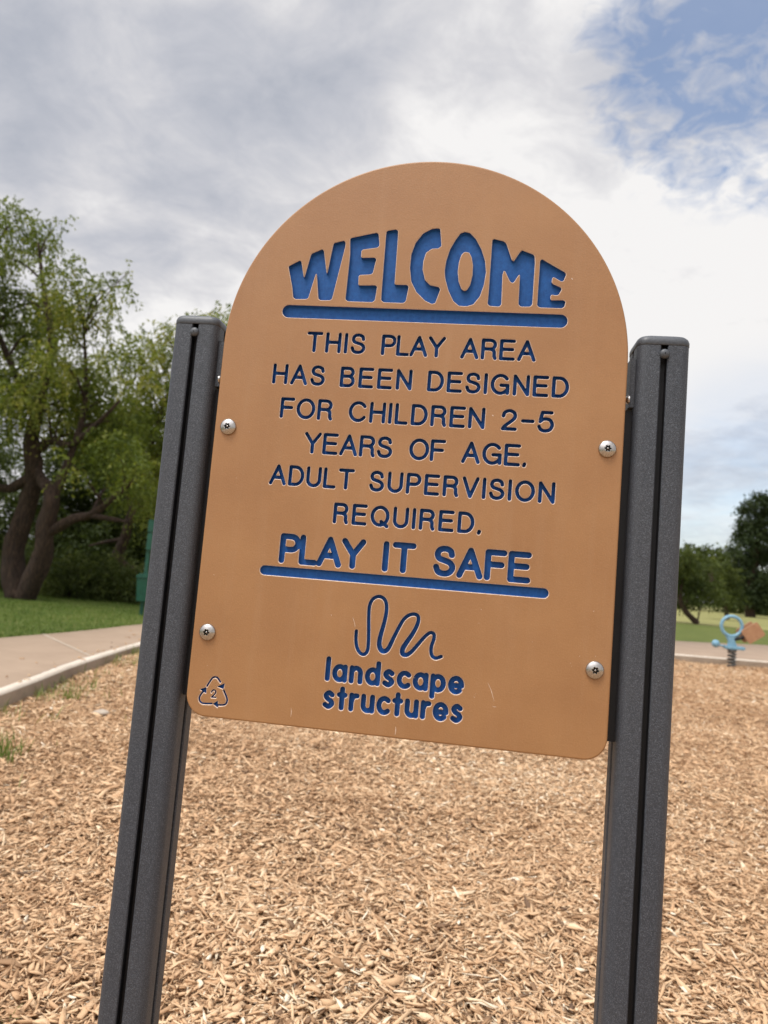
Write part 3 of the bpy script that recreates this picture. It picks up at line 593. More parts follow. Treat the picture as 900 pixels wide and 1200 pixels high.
def build_sign():
    root = empty('welcome_sign', (0, 0, 0), 'tan arched welcome sign with engraved blue lettering bolted between two dark grey posts', 'sign')
    org = Vector((0, 0, ZC))
    out = panel_outline(); ctr = np.array([0., -50.])
    t = np.roll(out, -1, 0) - np.roll(out, 1, 0); t /= np.linalg.norm(t, axis=1)[:, None]; nrm = np.c_[t[:, 1], -t[:, 0]]
    ins = lambda d: out - nrm * d
    mk = marks(); CH = .75
    cuts = [L for m in mk for L in m.offs(CH)]
    V, F = cdt([ins(2.2)] + cuts)
    C = V[F].mean(1)
    dist = np.full(len(C), 9.0)
    for m in mk: dist = np.minimum(dist, m.val(C) - CH)
    a = V[F[:, 1]] - V[F[:, 0]]; b = V[F[:, 2]] - V[F[:, 0]]; area = np.abs(a[:, 0] * b[:, 1] - a[:, 1] * b[:, 0])
    F = F[(dist > 0) & (area > 1e-7)]
    pb = MB()
    pb.add(to3(V, 0), F, 0, False)
    prof = [(2.2, 0), (1.3, .25), (.5, .9), (.1, 1.8), (0, 2.6), (0, 16.5), (.6, 18), (2, 19)]
    for (d0, y0), (d1, y1) in zip(prof[:-1], prof[1:]): loop_strip(pb, ins(d0), y0, ins(d1), y1)
    pb.add(to3(ins(2), 19), [list(range(len(out)))])
    for m in mk:
        for P, Q in zip(m.loops, m.offs(CH)):
            loop_strip(pb, Q, 0, P, CH, 1); loop_strip(pb, P, CH, P, 1.35, 0)
    # fine scratches and run marks in the plastic
    def sliver(P, w):
        Q = catmull(P, 6, False); tt = np.gradient(Q, axis=0); tt /= np.linalg.norm(tt, axis=1)[:, None]; nn = np.c_[-tt[:, 1], tt[:, 0]]
        ww = (w * np.sin(np.linspace(.15, math.pi - .1, len(Q))))[:, None]; n = len(Q)
        pb.add(np.r_[to3(Q - nn * ww, -.05), to3(Q + nn * ww, -.05)], [(i, i + 1, n + i + 1, n + i) for i in range(n - 1)], 1)
    sliver([(112, -285), (116, -292), (119, -300), (121, -306)], .35); sliver([(119, -311), (122, -311.5), (124, -311)], .3)
    sliver([(9, -346), (9.6, -351), (9.2, -356)], .5); sliver([(-118, -338), (-117, -343), (-117.4, -349)], .35)
    sliver([(-53, -224), (-50, -231), (-49, -236)], .3); sliver([(178, 205), (180, 203)], .6); sliver([(95, 31.5), (97, 30)], .6)
    for _ in range(26):
        x, z = rng.uniform(-235, 235), rng.uniform(-345, 60); aa = rng.uniform(0, 6.28); l = rng.uniform(.6, 2.6)
        sliver([(x, z), (x + l * math.cos(aa) * .5 + .2, z + l * math.sin(aa) * .5), (x + l * math.cos(aa), z + l * math.sin(aa))], rng.uniform(.12, .3))
    panel = pb.build('panel', [M['tan'], M['edge']], root); panel.location = org
    for m in mk:
        mb = MB(); inner = m.offs(-.7)
        for P, Q in zip(m.loops, inner):
            loop_strip(mb, P, 1.35, P, m.depth - .5); loop_strip(mb, P, m.depth - .5, Q, m.depth)
        v, f = cdt(inner); c = v[f].mean(1); f = f[m.val(c) < -.6]
        mb.add(to3(v, m.depth), f)
        mb.build(m.name, M['blue'], panel)
    # bolts
    for bx, bz, rot in ((-.232, -.002, .2), (-.231, -.2585, .5), (.2315, -.002, .1), (.2315, -.2585, .75)):
        mb = MB(); R = .0103
        prof = [(R, .0), (R, -.0010)] + [(R * math.cos(a) * 1.0, -.0010 - .0046 * math.sin(a)) for a in np.linspace(.05, 1.12, 9)]
        rin = prof[-1][0]; hin = prof[-1][1]
        n = 48
        ring_pts = lambda rf, y: [(rf(2 * math.pi * k / n) * math.cos(2 * math.pi * k / n), y, rf(2 * math.pi * k / n) * math.sin(2 * math.pi * k / n)) for k in range(n)]
        rows = [ring_pts(lambda a, r=r: r, y) for r, y in prof]
        rows.append(ring_pts(lambda a: rin * .97, hin - .00005))
        star = lambda a: .00345 + .00080 * math.cos(6 * a + rot)
        rows.append(ring_pts(star, hin))
        V3 = [q for rw in rows for q in rw]
        mb.add(V3, [(i * n + k, i * n + (k + 1) % n, (i + 1) * n + (k + 1) % n, (i + 1) * n + k) for i in range(len(rows) - 1) for k in range(n)], 0, True)
        bo = mb.build('bolt', M['steel'], root); bo.location = org + Vector((bx, 0, bz))
        ms = MB(); rows = [ring_pts(star, hin), ring_pts(star, hin + .0026)]
        ms.add([q for rw in rows for q in rw] + [(0, hin + .0026, 0)], [(k, (k + 1) % n, n + (k + 1) % n, n + k) for k in range(n)] + [(n + k, n + (k + 1) % n, 2 * n) for k in range(n)], 0, False)
        ms.lathe([(.0012, hin + .0026), (.0012, hin + .0002), (.0006, hin - .0001), (0.00001, hin - .0001)], (0, 0, 0), (0, 1, 0), 14, 1)
        ms.build('socket', [M['socket'], M['steel']], bo)
    # posts: square extrusion with rounded corners and a channel down each face
    H = .0300; rc = .0112; sw = .0037; sd = .011; yf = .003
    def post_profile():
        P = []
        for k in range(4):
            ca, sa = math.cos(k * math.pi / 2), math.sin(k * math.pi / 2)
            q = [(H, -H + rc), (H, -sw - .0012), (H - .0012, -sw), (H - sd, -sw), (H - sd, sw), (H - .0012, sw), (H, sw + .0012), (H, H - rc)]
            q += [(H - rc + rc * math.cos(a), H - rc + rc * math.sin(a)) for a in np.linspace(math.pi / 14, math.pi / 2 - math.pi / 14, 6)]
            P += [(x * ca - y * sa, x * sa + y * ca) for x, y in q]
        return P
    PP = post_profile(); n = len(PP)
    for px in (-.2915, .2915):
        cy = yf + H; ztop = ZC + (.1310 if px < 0 else .1275)
        mb = MB()
        # near-black strips of their own cover each channel's floor and walls below
        V3 = [(x, y, z) for z in (-.35, ztop) for x, y in PP]
        mb.add(V3, [(i, (i + 1) % n, n + (i + 1) % n, n + i) for i in range(n)] + [list(range(n, 2 * n))])
        po = mb.build('post', M['post'], root); po.location = (px, cy, 0)
        bm = bmesh.new(); bm.from_mesh(po.data)
        for f in bm.faces: f.smooth = True
        for e in bm.edges:
            if len(e.link_faces) == 2 and e.calc_face_angle(0) > .7: e.smooth = False
        bm.to_mesh(po.data); bm.free()
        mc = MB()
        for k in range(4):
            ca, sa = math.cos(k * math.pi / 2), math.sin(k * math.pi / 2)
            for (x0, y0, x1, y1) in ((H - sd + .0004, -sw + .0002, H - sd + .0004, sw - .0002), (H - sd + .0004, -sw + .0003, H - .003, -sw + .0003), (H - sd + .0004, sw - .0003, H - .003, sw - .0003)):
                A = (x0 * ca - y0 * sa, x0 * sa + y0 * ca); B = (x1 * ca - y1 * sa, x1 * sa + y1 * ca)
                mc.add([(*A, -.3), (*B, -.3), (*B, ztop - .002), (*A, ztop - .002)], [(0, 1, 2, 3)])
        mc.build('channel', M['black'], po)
        cp = MB(); hh = H + .0005; prof = [(.0006, .0002), (.0004, .0), (0, .0006), (0, .0055), (.0012, .0090), (.0035, .0115), (.007, .0130), (.012, .0135)]
        rows = []
        for d, z in prof:
            r = max(min(rc + .001, .012) - d * .3, .003); q = []
            e = hh - d
            for k in range(4):
                for a in np.linspace(0, math.pi / 2, 7):
                    a2 = a + k * math.pi / 2; cxx = (e - r) * (1 if k in (0, 3) else -1); cyy = (e - r) * (1 if k in (0, 1) else -1)
                    q.append((cxx + r * math.cos(a2), cyy + r * math.sin(a2), ztop + z))
            rows.append(q)
        m_ = len(rows[0])
        cp.add([q for rw in rows for q in rw], [(i * m_ + k, i * m_ + (k + 1) % m_, (i + 1) * m_ + (k + 1) % m_, (i + 1) * m_ + k) for i in range(len(rows) - 1) for k in range(m_)] + [[(len(rows) - 1) * m_ + k for k in range(m_)]], 0, True)
        cp.build('cap', M['cap'], po)
        pn = MB(); pn.lathe([(.0058, .0), (.0058, -.0012), (.0050, -.0026), (.0032, -.0036), (.0008, -.0040)], (0, -H, ztop - .0110), (0, 1, 0), 24, 0); pn.build('rivet', M['cap'], po)
        # black mounting bracket in the gap behind the panel's edge
        s = 1 if px > 0 else -1
        bk = MB(); bk.box((s * .236, .0215, ZC - .145), (.0268, .002, .195)); bk.box((s * .2600, .0300, ZC - .145), (.0020, .0062, .195))
        bk.box((s * .2588, .0250, ZC + .083), (.0030, .0110, .030), 1)
        bo = bk.build('bracket', [M['black'], M['post']], root)
        st = MB(); st.lathe([(.0052, 0), (.0052, -.0015), (.0040, -.0032), (.0018, -.004), (.0002, -.0041)], (s * .2560, .0140, ZC + .062), (s, 0, 0), 20); st.build('bracket_bolt', M['steel'], bo)
    return root
build_sign()

# ------------------------------------------------------------------ trees and plants
TREE_A = [[-8.26,10.06,6.53,0.45],[-7.8,10.16,6.23,0.36],[-7.24,9.69,6.27,0.2],[-7.73,9.27,5.58,0.36],[-6.58,9.03,5.25,0.29],[-6.53,9.63,5.28,0.33],[-6.72,9.68,4.96,0.39],[-5.83,9.13,5.02,0.18],[-5.61,9.15,5.22,0.15],[-6.37,10.71,6.01,0.11],[-6.45,10.17,4.91,0.26],[-5.86,9.49,4.88,0.12],[-7.66,9.6,5.01,0.34],[-7.77,10.54,5.31,0.37],[-8.41,10.35,4.95,0.3],[-7.66,10.37,4.74,0.36],[-6.77,9.69,4.53,0.28],[-7.61,9.83,3.78,0.48],[-7.16,10.21,3.92,0.52],[-7.25,9.14,3.19,0.34],[-6.41,10.09,3.92,0.37],[-7.08,9.53,3.37,0.41],[-6.94,10.63,3.59,0.51],[-6.62,9.16,3.91,0.37],[-6.24,10.37,3.56,0.44],[-6.82,10.69,3.0,0.45],[-5.76,9.68,2.71,0.46],[-6.11,10.81,3.22,0.45],[-6.17,10.84,2.23,0.45],[-5.16,9.4,2.43,0.34],[-5.63,10.65,1.84,0.2],[-6.11,9.26,2.28,0.18],[-6.82,10.0,3.15,0.34],[-5.35,10.18,2.05,0.31],[-8.14,9.03,6.02,0.54],[-8.36,9.3,5.15,0.76],[-9.22,10.13,4.4,0.89],[-8.1,9.46,3.51,0.62],[-8.82,8.9,5.38,0.81],[-9.96,9.82,4.57,1.02],[-9.08,9.6,3.21,0.77],[-10.48,10.03,3.55,0.89],[-8.08,9.38,2.79,0.41],[-9.99,9.09,5.01,0.69]]
TREE_A2 = [[-8.81,11.56,4.92,0.66],[-7.73,11.42,4.08,0.64],[-8.97,11.31,3.5,0.64],[-6.86,11.28,3.28,0.63],[-9.55,10.57,4.23,0.92],[-8.46,11.7,5.67,0.5],[-10.33,10.44,5.58,0.93]]
TREE_B = [[-8.32,13.7,5.18,0.38],[-7.3,12.68,5.15,0.35],[-7.59,14.0,5.77,0.31],[-6.66,12.79,5.65,0.21],[-6.97,14.01,6.14,0.23],[-6.27,13.2,5.96,0.25],[-5.48,12.55,5.79,0.28],[-5.73,13.68,6.43,0.19],[-7.1,13.45,5.16,0.44],[-6.48,13.53,5.41,0.48],[-5.73,13.09,5.39,0.47],[-6.9,12.44,4.41,0.48],[-6.74,13.47,4.52,0.55],[-5.59,12.34,4.36,0.51],[-5.62,13.71,4.84,0.48],[-7.52,13.41,3.9,0.55],[-6.58,12.92,3.66,0.57],[-6.38,13.97,3.71,0.57],[-5.28,12.65,3.67,0.51],[-6.81,12.99,2.94,0.46],[-6.69,14.0,2.93,0.57],[-5.64,13.15,2.68,0.53],[-6.64,13.87,2.16,0.41],[-6.15,13.72,1.81,0.44],[-5.74,14.53,2.29,0.5],[-5.54,14.38,5.63,0.58],[-4.88,13.91,4.55,0.63],[-5.03,14.21,3.26,0.64]]
SKEL_A = [[[-7.37,10.2,0.07,0.19],[-7.56,10.2,0.92,0.17],[-7.37,10.16,1.65,0.15],[-7.25,10.02,2.26,0.135],[-7.33,9.96,2.78,0.12],[-7.22,9.92,3.39,0.09],[-7.12,9.85,4.39,0.06],[-7.33,9.73,5.37,0.035],[-7.45,9.66,6.0,0.015]],[[-7.28,9.99,2.54,0.09],[-6.94,9.92,2.75,0.07],[-6.52,9.78,2.67,0.055],[-6.1,9.7,2.98,0.04],[-5.67,9.62,3.4,0.02]],[[-7.29,10.03,2.11,0.09],[-7.85,10.07,1.91,0.07],[-8.74,10.12,2.33,0.055],[-9.39,9.95,3.29,0.03]],[[-7.26,10.22,0.08,0.18],[-6.92,10.0,0.72,0.16],[-6.8,9.86,1.32,0.14],[-6.76,9.82,1.84,0.12],[-7.07,9.96,2.12,0.08],[-7.26,10.01,2.4,0.06]],[[-6.77,9.87,1.23,0.1],[-6.39,9.9,1.48,0.075],[-6.09,9.93,1.58,0.065],[-5.71,9.85,1.87,0.05],[-5.3,9.87,2.29,0.025]],[[-6.09,9.93,1.56,0.05],[-5.72,9.88,1.53,0.04],[-5.45,9.92,1.5,0.02]],[[-6.75,9.83,1.77,0.09],[-6.58,9.89,2.42,0.06],[-6.49,10.01,3.46,0.04],[-6.61,9.89,4.72,0.02]],[[-7.28,9.94,3.11,0.07],[-7.94,9.97,4.11,0.05],[-8.46,9.79,5.36,0.03],[-8.1,9.75,6.32,0.012]]]
SKEL_B = [[[-6.9,13.5,0.06,0.15],[-7.01,13.45,0.5,0.135],[-7.34,13.37,0.87,0.12],[-7.23,13.34,1.37,0.1],[-7.12,13.31,1.88,0.085],[-6.9,13.24,2.98,0.06],[-6.51,13.15,4.63,0.035],[-6.21,13.08,5.83,0.012]],[[-7.22,13.35,1.29,0.06],[-7.61,13.31,1.21,0.04],[-7.98,13.27,1.09,0.02]],[[-7.12,13.31,1.88,0.06],[-7.47,13.17,2.93,0.04],[-7.39,13.05,4.38,0.02]],[[-6.9,13.24,2.98,0.05],[-5.92,13.3,3.78,0.03],[-5.45,13.23,5.26,0.012]]]
OAK = [[22.01,57.95,9.42,0.54],[22.02,59.69,8.99,0.55],[21.66,60.08,8.59,0.42],[22.73,58.9,8.21,0.68],[21.4,59.25,7.52,0.55],[22.01,59.13,7.28,0.68],[21.5,60.57,6.65,0.49],[21.44,58.68,5.97,0.68],[22.52,59.03,6.49,0.82],[20.27,57.64,5.15,0.47],[21.31,59.08,4.75,0.68],[22.57,59.89,4.81,0.9],[24.08,60.96,5.32,0.98],[20.95,60.63,4.07,0.49],[21.02,58.88,3.5,0.68],[22.75,61.12,3.39,0.91],[22.97,58.74,3.12,0.88],[21.25,60.52,2.28,0.63],[21.35,58.54,1.91,0.74],[22.73,59.49,1.74,0.75],[23.46,58.57,1.82,0.8],[24.24,60.37,9.51,0.63],[24.35,60.49,7.42,0.84],[24.58,58.56,5.94,0.94],[24.76,59.93,3.96,0.96],[25.34,59.34,2.31,0.81],[26.18,59.97,4.42,0.82],[24.61,59.6,8.41,0.69],[22.96,57.94,9.28,0.67],[25.29,60.54,9.46,0.84],[25.65,58.96,7.74,0.95],[26.7,59.78,5.82,0.96]]
SKEL_OAK = [[[22.36,59.89,-0.01,0.4],[22.23,59.72,1.69,0.33],[22.38,59.49,4.44,0.25],[22.67,59.22,7.89,0.12]],[[22.26,59.75,1.35,0.2],[20.98,59.44,2.95,0.1]],[[22.3,59.73,1.7,0.2],[24.5,59.79,4.28,0.1]]]
SMALL = [[8.07,27.89,2.76,0.3],[8.29,27.81,2.9,0.2],[8.66,28.24,2.55,0.27],[8.36,28.49,2.3,0.4],[9.33,29.69,2.3,0.28],[9.66,29.67,2.18,0.31],[8.77,28.84,1.83,0.41],[9.24,28.87,1.66,0.37],[9.83,29.32,1.85,0.28],[8.59,29.54,1.47,0.42],[8.83,28.64,1.23,0.34],[9.68,29.59,1.21,0.31],[9.86,28.87,1.45,0.24],[8.04,28.9,2.45,0.48],[8.0,29.23,1.59,0.48],[7.5,28.68,2.23,0.41],[8.54,29.27,0.95,0.24],[9.62,29.28,2.59,0.21]]
SKEL_SMALL = [[[9.07,29.07,0.12,0.12],[8.85,29.02,0.34,0.11],[8.53,28.95,0.62,0.1],[8.32,28.88,1.11,0.08],[8.38,28.83,1.79,0.05],[8.53,28.79,2.49,0.02]],[[8.45,28.93,0.78,0.06],[9.07,28.94,1.51,0.04],[9.55,28.97,1.89,0.02]],[[8.32,28.88,1.11,0.05],[7.7,28.74,1.74,0.02]]]
SMALL2 = [[13.35,40.04,2.81,0.42],[13.73,40.14,3.12,0.37],[14.23,40.51,2.7,0.42],[13.76,40.65,2.19,0.47],[14.42,40.73,1.96,0.47],[13.87,40.34,1.36,0.42],[14.67,40.86,1.28,0.38],[13.63,41.61,1.79,0.39]]
SKEL_SMALL2 = [[[14.43,41.62,0.14,0.12],[14.27,41.51,1.13,0.1],[14.09,41.38,2.31,0.05],[14.13,41.32,3.04,0.02]]]
# bushes [-7.11, 11.03, 0.28] [-6.4, 11.42, 0.37] [-8.61, 12.27, 0.06] [-6.34  9.81] [-6.   10.79] [-5.5  10.81]


def foliage(clusters, twigs_k, leaf_l, leaf_w, twig_l, nleaf, droop, seed, outward=.55, tint_mu=.5, tint_sd=.26, rs=1.0):
    """Leaf-sized diamonds along drooping twigs spread through the clusters; clumps differ in tone as young and old growth do."""
    g = np.random.default_rng(seed); Vs, Ts = [], []
    for cx, cy, cz, R in clusters:
        R *= rs
        n = max(4, int(twigs_k * R ** 2))
        u = g.normal(size=(n, 3)); u /= np.linalg.norm(u, axis=1)[:, None]; rad = R * g.random(n) ** .45
        p0 = np.array([cx, cy, cz]) + u * rad[:, None] * [1, 1, .85]
        d = u * outward + g.normal(0, .5, (n, 3)); d[:, 2] -= droop * .6; d /= np.linalg.norm(d, axis=1)[:, None]
        L = twig_l * g.uniform(.6, 1.4, n); ct = g.normal(tint_mu, tint_sd * .55); tt = ct + g.normal(0, tint_sd * .6, n)
        for k in range(nleaf):
            t = (k + g.random(n)) / nleaf
            c = p0 + d * (L * t)[:, None]; c[:, 2] -= droop * L * t * t * .6
            ld = d * .35 + g.normal(0, .6, (n, 3)); ld[:, 2] -= droop * .5; ld /= np.linalg.norm(ld, axis=1)[:, None]
            sd = np.cross(ld, g.normal(size=(n, 3))); sd /= np.maximum(np.linalg.norm(sd, axis=1), 1e-6)[:, None]
            l = (leaf_l * g.uniform(.6, 1.3, n))[:, None]; w = (leaf_w * g.uniform(.7, 1.3, n))[:, None]
            Vs.append(np.stack([c, c + ld * l * .45 + sd * w * .5, c + ld * l, c + ld * l * .45 - sd * w * .5], 1).reshape(-1, 3))
            Ts.append(np.repeat(np.clip(tt + g.normal(0, .08, n), 0, 1), 4))
    V = np.concatenate(Vs); return V, np.arange(len(V)).reshape(-1, 4), np.concatenate(Ts)

def tree(name, label, base, skel, clusters, leafmat, fol, group=None, limbs=True):
    base = Vector(base); root = empty(name, base, label, 'tree', group)
    mb = MB(); nodes = []
    for pl in skel:
        Q = catmull([q for q in pl], 5, False)
        mb.tube([Vector(q[:3]) - base for q in Q], [q[3] for q in Q], 10, bark=.2); nodes += [q for q in Q if q[3] < .14]
    nodes = np.array(nodes)
    if limbs:
        for c in clusters:
            k = np.argmin(np.linalg.norm(nodes[:, :3] - np.array(c[:3]) + [0, 0, .4], axis=1)); a = Vector(nodes[k, :3]); b = Vector(c[:3])
            if (b - a).length < .15: continue
            mid = (a + b) / 2 + Vector((random.uniform(-.1, .1), random.uniform(-.1, .1), .12)) * (b - a).length
            r0 = min(nodes[k, 3] * .8, .012 + .02 * (b - a).length); Q = catmull([a, mid, b], 4, False)
            mb.tube([Vector(q) - base for q in Q], np.linspace(r0, r0 * .25, len(Q)), 5, bark=.1)
    mb.build('trunk', M['bark'], root)
    V, F, T = foliage(clusters, **fol)
    mesh_obj('crown', V - np.array(base), F, leafmat, root, tint=T)
    return root
random.seed(4)
tree('mesquite_tree', 'large old mesquite with twin leaning trunks on the lawn beside the concrete path', SKEL_A[0][0][:2] + [ZP - .02], SKEL_A, TREE_A + TREE_A2, M['leaf'],
     dict(twigs_k=700, rs=.86, leaf_l=.074, leaf_w=.030, twig_l=.36, nleaf=13, droop=.8, seed=3, tint_mu=.60))
tree('mesquite_tree', 'smaller mesquite with a crooked dark trunk standing behind the green waste bin', SKEL_B[0][0][:2] + [ZP - .02], SKEL_B, TREE_B, M['leaf'],
     dict(twigs_k=520, rs=.95, leaf_l=.088, leaf_w=.038, twig_l=.38, nleaf=12, droop=.85, seed=8, tint_mu=.66))
tree('oak_tree', 'tall dark evergreen oak at the far edge of the field beyond the spring rider', SKEL_OAK[0][0][:2] + [ZP - .02], SKEL_OAK, OAK, M['leaf2'],
     dict(twigs_k=400, rs=.88, leaf_l=.19, leaf_w=.12, twig_l=.6, nleaf=9, droop=.15, seed=5))
tree('mesquite_tree', 'low spreading mesquite with a curved leaning trunk on the lawn close to the right post', SKEL_SMALL[0][0][:2] + [ZP - .02], SKEL_SMALL, SMALL, M['leaf3'],
     dict(twigs_k=620, rs=.9, leaf_l=.10, leaf_w=.05, twig_l=.3, nleaf=10, droop=.5, seed=6, tint_mu=.35))
tree('mesquite_tree', 'small bushy mesquite in the field between the leaning mesquite and the dark oak', SKEL_SMALL2[0][0][:2] + [ZP - .02], SKEL_SMALL2, SMALL2, M['leaf3'],
     dict(twigs_k=460, rs=.9, leaf_l=.13, leaf_w=.07, twig_l=.36, nleaf=9, droop=.4, seed=7, tint_mu=.4))
def shrub(label, x, y, w, h, seed):
    root = empty('shrub', (x, y, ZP - .02), label, 'shrub', 'shrubs under the mesquites'); g = np.random.default_rng(seed)
    cl = []
    for _ in range(26):
        a = g.uniform(0, 6.28); r = w * g.random() ** .5; zz = h * (.15 + .75 * g.random() * (1 - .5 * (r / w) ** 2))
        cl.append((r * math.cos(a), r * math.sin(a) * .8, zz, .24 * w + .08))
    V, F, T = foliage(cl, twigs_k=620, leaf_l=.06, leaf_w=.028, twig_l=.2, nleaf=9, droop=.1, seed=seed, tint_mu=.45)
    mesh_obj('crown', V, F, M['leaf3'], root, tint=T)
    mb = MB()
    for c in cl[:9]: mb.tube([(c[0] * .15, c[1] * .15, 0), (c[0] * .5, c[1] * .5, c[2] * .5), (c[0], c[1], c[2])], [.02, .014, .006], 5)
    mb.build('stem', M['bark'], root)
shrub('rounded green shrub right behind the twin trunks of the large mesquite', -7.15, 11.5, .62, .78, 21)
shrub('broad rounded shrub between the large mesquite and the waste bin', -6.3, 11.9, .8, .85, 22)
shrub('dark low shrub left of the large mesquite trunk, partly out of frame', -8.7, 12.2, .8, .8, 23)

def woods():
    """The scrub wood behind the mesquites and the tree line across the far field read as one mass each."""
    g = np.random.default_rng(31); cl = []
    for _ in range(260):
        t = g.random(); x = -24 + 23 * t; y = 19.5 + 3.5 * g.random() + 2.0 * t
        top = 4.2 + 1.0 * math.sin(x * .9) + .7 * math.sin(x * 2.1)
        cl.append((x, y, .2 + top * g.random() ** 1.15, g.uniform(.5, .95)))
    V, F, T = foliage(cl, twigs_k=170, leaf_l=.14, leaf_w=.075, twig_l=.5, nleaf=9, droop=.4, seed=33, tint_mu=.25)
    o = mesh_obj('scrub_woods', V, F, M['leaf3'], tint=T); tag(o, kind='stuff')
    cl = []
    for _ in range(420):
        x = g.uniform(-45, 85); y = 72 + 10 * g.random() + .12 * x; top = 4.6 + 1.3 * math.sin(x * .33) + .9 * math.sin(x * .8 + 1)
        cl.append((x, y, .2 + top * g.random() ** .8, g.uniform(.9, 1.6)))
    V, F, T = foliage(cl, twigs_k=34, leaf_l=.42, leaf_w=.24, twig_l=1.0, nleaf=9, droop=.3, seed=34, tint_mu=.4)
    o = mesh_obj('treeline', V, F, M['leaf3'], tint=T); tag(o, kind='stuff')
woods()

def blades(n, x, y, z, h, w, lean, g, tint):
    yaw = g.uniform(0, 6.28, n); hh = h * g.uniform(.5, 1.3, n); ln = lean * g.normal(0, 1, (n, 2))
    s = np.c_[np.cos(yaw), np.sin(yaw), np.zeros(n)] * (w / 2)
    b = np.c_[x, y, z]; m = b + np.c_[ln * hh[:, None] * .35, hh * .6]; t = b + np.c_[ln * hh[:, None], hh * (1 - .3 * np.clip((ln ** 2).sum(1), 0, 1))]
    V = np.stack([b - s, b + s, m + s * .7, m - s * .7, t + s * .05, t - s * .05], 1).reshape(-1, 3)
    base = np.arange(n)[:, None] * 6
    F = np.concatenate([base + [0, 1, 2, 3], base + [3, 2, 4, 5]])
    return V, F, np.repeat(np.clip(tint, 0, 1), 6)
def lawn_grass():
    g = np.random.default_rng(41); n = 150000
    x = g.uniform(-12.5, -3.9, n); y = 4.0 + 9.5 * g.random(n) ** 1.15
    k = ~in_poly(x, y, OUTER); x, y = x[k], y[k]; n = len(x)
    V, F, T = blades(n, x, y, np.full(n, ZP - .015), .045, .007, .5, g, g.normal(.45, .2, n) + .14 * np.sin(x * 1.7) * np.sin(y * 1.3) + .12 * np.sin(x * 6.1 + 2 * np.sin(y * 3)) * np.sin(y * 5.3))
    o = mesh_obj('lawn_grass', V, F, M['blade'], tint=T); tag(o, kind='stuff')
    n = 900; s = g.random(n); i0 = 14 + s * 30; i = i0.astype(int); q = INNER[i] * (1 - (i0 - i))[:, None] + INNER[i + 1] * (i0 - i)[:, None]   # sparse weeds along the foot of the kerb
    inn = np.clip(g.exponential(.16, n), .01, .9); dirv = -(kerb_out[i] - INNER[i]) / KW; q = q + dirv * inn[:, None] + g.normal(0, .03, (n, 2))
    cl = np.sin(i0 * 2.2) + .7 * np.sin(i0 * 5.1 + 1) > .1; q = q[cl]; n = len(q)
    V, F, T = blades(n, q[:, 0], q[:, 1], bedz(q[:, 0], q[:, 1]), .11, .006, .6, g, g.normal(.75, .2, n))
    o = mesh_obj('kerb_weeds', V, F, M['blade'], tint=T); tag(o, kind='stuff')
lawn_grass()
def tuft(label, x, y, n, h, spread, seed, mu):
    g = np.random.default_rng(seed); px, py = g.normal(0, spread, n), g.normal(0, spread, n)
    V, F, T = blades(n, px, py, np.zeros(n), h, .006, .55, g, g.normal(mu, .18, n))
    o = mesh_obj('grass_tuft', V, F, M['blade'], tint=T); o.location = (x, y, float(bedz(np.array(x), np.array(y))) - .005)
    tag(o, label, 'weed', 'grass tufts growing through the wood chips')
tuft('green grass tuft rising from the wood chips at the left edge of the photo', -2.02, 2.31, 70, .13, .035, 51, .6)
tuft('tiny green sprout in the chips at the bottom left corner', -.845, .66, 22, .035, .012, 52, .55)
tuft('thin pale grass tuft in the chips a little way in from the kerb', -2.55, 3.75, 60, .11, .03, 53, .85)

# ------------------------------------------------------------------ stone, waste station, spring rider
def stone():
    bm = bmesh.new(); bmesh.ops.create_icosphere(bm, subdivisions=3, radius=1)
    g = random.Random(3)
    for v in bm.verts:
        c = v.co; k = 1 + .14 * math.sin(3 * c.x + 1) * math.sin(4 * c.y) + .06 * math.sin(9 * c.z + 5 * c.x); v.co = Vector((c.x * .048, c.y * .034, c.z * .020)) * k
    me = bpy.data.meshes.new('stone'); bm.to_mesh(me); bm.free(); me.materials.append(M['rock']); me.polygons.foreach_set('use_smooth', [True] * len(me.polygons))
    o = bpy.data.objects.new('stone', me); COL.objects.link(o); o.location = (-2.14, 3.42, float(bedz(np.array(-2.14), np.array(3.42))) + .022); o.rotation_euler.z = .4
    tag(o, 'flat pale stone lying on the wood chips near the kerb', 'stone')
stone()

def waste_station():
    r = empty('waste_station', (-4.765, 9.32, ZP - .02), 'dark green pet waste station with a bin on a post beside the path', 'waste bin')
    p = MB(); p.box((0, 0, .72), (.028, .028, .74)); p.build('post', M['green'], r)
    b = MB(); hb = [(.24, .075, .06), (.58, .10, .085)]
    V = [(sx * w, -.125 + sy * dd, z) for z, w, dd in hb for sx, sy in ((-1, -1), (1, -1), (1, 1), (-1, 1))]
    b.add(V, [(3, 2, 1, 0), (4, 5, 6, 7), (0, 1, 5, 4), (1, 2, 6, 5), (2, 3, 7, 6), (3, 0, 4, 7)]); bin_ = b.build('bin', M['green'], r)
    l = MB(); l.box((0, -.125, .603), (.108, .095, .018)); l.box((0, -.125, .633), (.08, .07, .012)); l.build('lid', M['green'], bin_)
    d = MB(); d.box((.03, -.06, 1.12), (.06, .032, .12)); dd = d.build('dispenser', M['green'], r)
    s = MB(); s.box((.03, -.034, 1.36), (.07, .004, .09)); s.build('sign_plate', M['green'], r)
    for o in r.children:
        bm = bmesh.new(); bm.from_mesh(o.data); bmesh.ops.bevel(bm, geom=bm.edges[:], offset=.004, segments=2, affect='EDGES', clamp_overlap=True); bm.to_mesh(o.data); bm.free()
    r.rotation_euler.z = .35
waste_station()

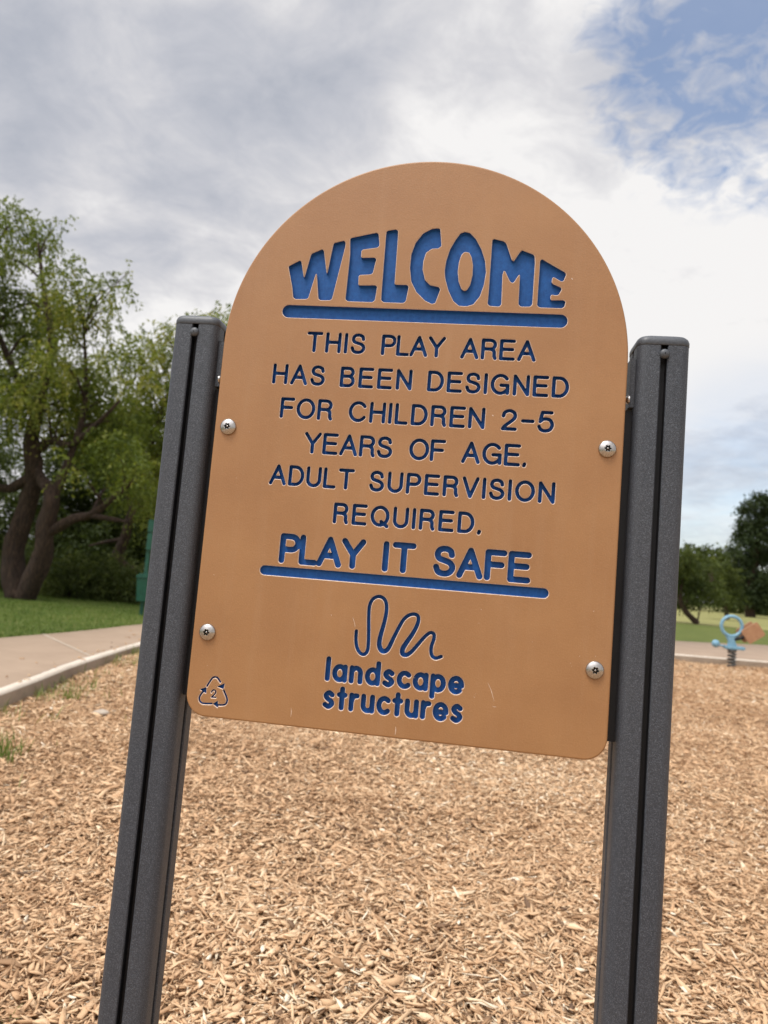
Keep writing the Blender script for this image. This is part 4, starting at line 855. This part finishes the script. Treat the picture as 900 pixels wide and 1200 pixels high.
def spring_rider():
    bx, by = 4.29, 11.31; bz = float(bedz(np.array(bx), np.array(by)))
    r = empty('spring_rider', (bx, by, bz), 'light blue spring rider with a ring and tilted tan seat standing in the far chips', 'spring rider')
    s = MB(); turns = 5; K = 140
    s.tube([(.056 * math.cos(2 * math.pi * turns * i / K), .056 * math.sin(2 * math.pi * turns * i / K), .02 + .27 * i / K) for i in range(K + 1)], .015, 8); s.lathe([(.05, -.02), (.07, .0), (.07, .022), (.0, .024)], (0, 0, 0), (0, 0, 1), 20); s.lathe([(.0, .282), (.07, .284), (.07, .302), (.0, .304)], (0, 0, 0), (0, 0, 1), 20)
    s.build('spring', M['coil'], r)
    b = MB()                                  # base plate, neck and foot bar
    b.box((.03, 0, .335), (.15, .07, .028))
    V = []
    for z, cx, hx, hy in ((.355, .0, .075, .03), (.43, -.015, .05, .026), (.52, -.03, .085, .024)): V += [(cx + a * hx, d * hy, z) for a, d in ((-1, -1), (1, -1), (1, 1), (-1, 1))]
    b.add(V, [(k * 4 + e, k * 4 + (e + 1) % 4, k * 4 + 4 + (e + 1) % 4, k * 4 + 4 + e) for k in range(2) for e in range(4)] + [(3, 2, 1, 0), (8, 9, 10, 11)])
    bo = b.build('body', M['sky_blue'], r)
    bm = bmesh.new(); bm.from_mesh(bo.data); bmesh.ops.bevel(bm, geom=bm.edges[:], offset=.012, segments=3, affect='EDGES', clamp_overlap=True); bm.to_mesh(bo.data); bm.free()
    g = MB(); g.tube([(-.1, 0, .345), (-.24, 0, .36)], .016, 10); g.lathe([(.001, -.062)] + [(.062 * math.cos(a), .062 * math.sin(a)) for a in np.linspace(-1.4, 1.4, 9)] + [(.001, .062)], (-.255, 0, .375), (0, 0, 1), 18); g.build('foot_peg', M['sky_blue'], r)
    rg = MB(); rg.tube([(-.02 + .158 * math.cos(2 * math.pi * k / 40), 0, .675 + .158 * math.sin(2 * math.pi * k / 40)) for k in range(40)], .027, 10, closed=True); rg.build('ring', M['sky_blue'], r)
    st = MB(); a0 = math.radians(36)
    def rot(x, z): return (.265 + x * math.cos(a0) - z * math.sin(a0), .60 + x * math.sin(a0) + z * math.cos(a0))
    def plate(hx, hz, y0, y1, rr):
        P = []
        for k in range(4):
            cx, cz = (hx - rr) * (1 if k in (0, 3) else -1), (hz - rr) * (1 if k in (0, 1) else -1)
            P += [(cx + rr * math.cos(a + k * math.pi / 2), cz + rr * math.sin(a + k * math.pi / 2)) for a in np.linspace(0, math.pi / 2, 5)]
        n = len(P); Q = [rot(*p) for p in P]
        st.add([(x, y0, z) for x, z in Q] + [(x, y1, z) for x, z in Q], [(i, (i + 1) % n, n + (i + 1) % n, n + i) for i in range(n)] + [list(range(n)), list(range(n, 2 * n))])
    plate(.145, .12, -.13, -.10, .03); plate(.125, .02, -.099, .10, .015)
    plate(.145, .12, .101, .13, .03)
    st.build('seat', M['seat'], r)
    ar = MB(); ar.tube([(.02, 0, .47), (.14, 0, .50), (.24, 0, .57)], [.03, .028, .03], 10); ar.build('seat_arm', M['black'], r)
spring_rider()
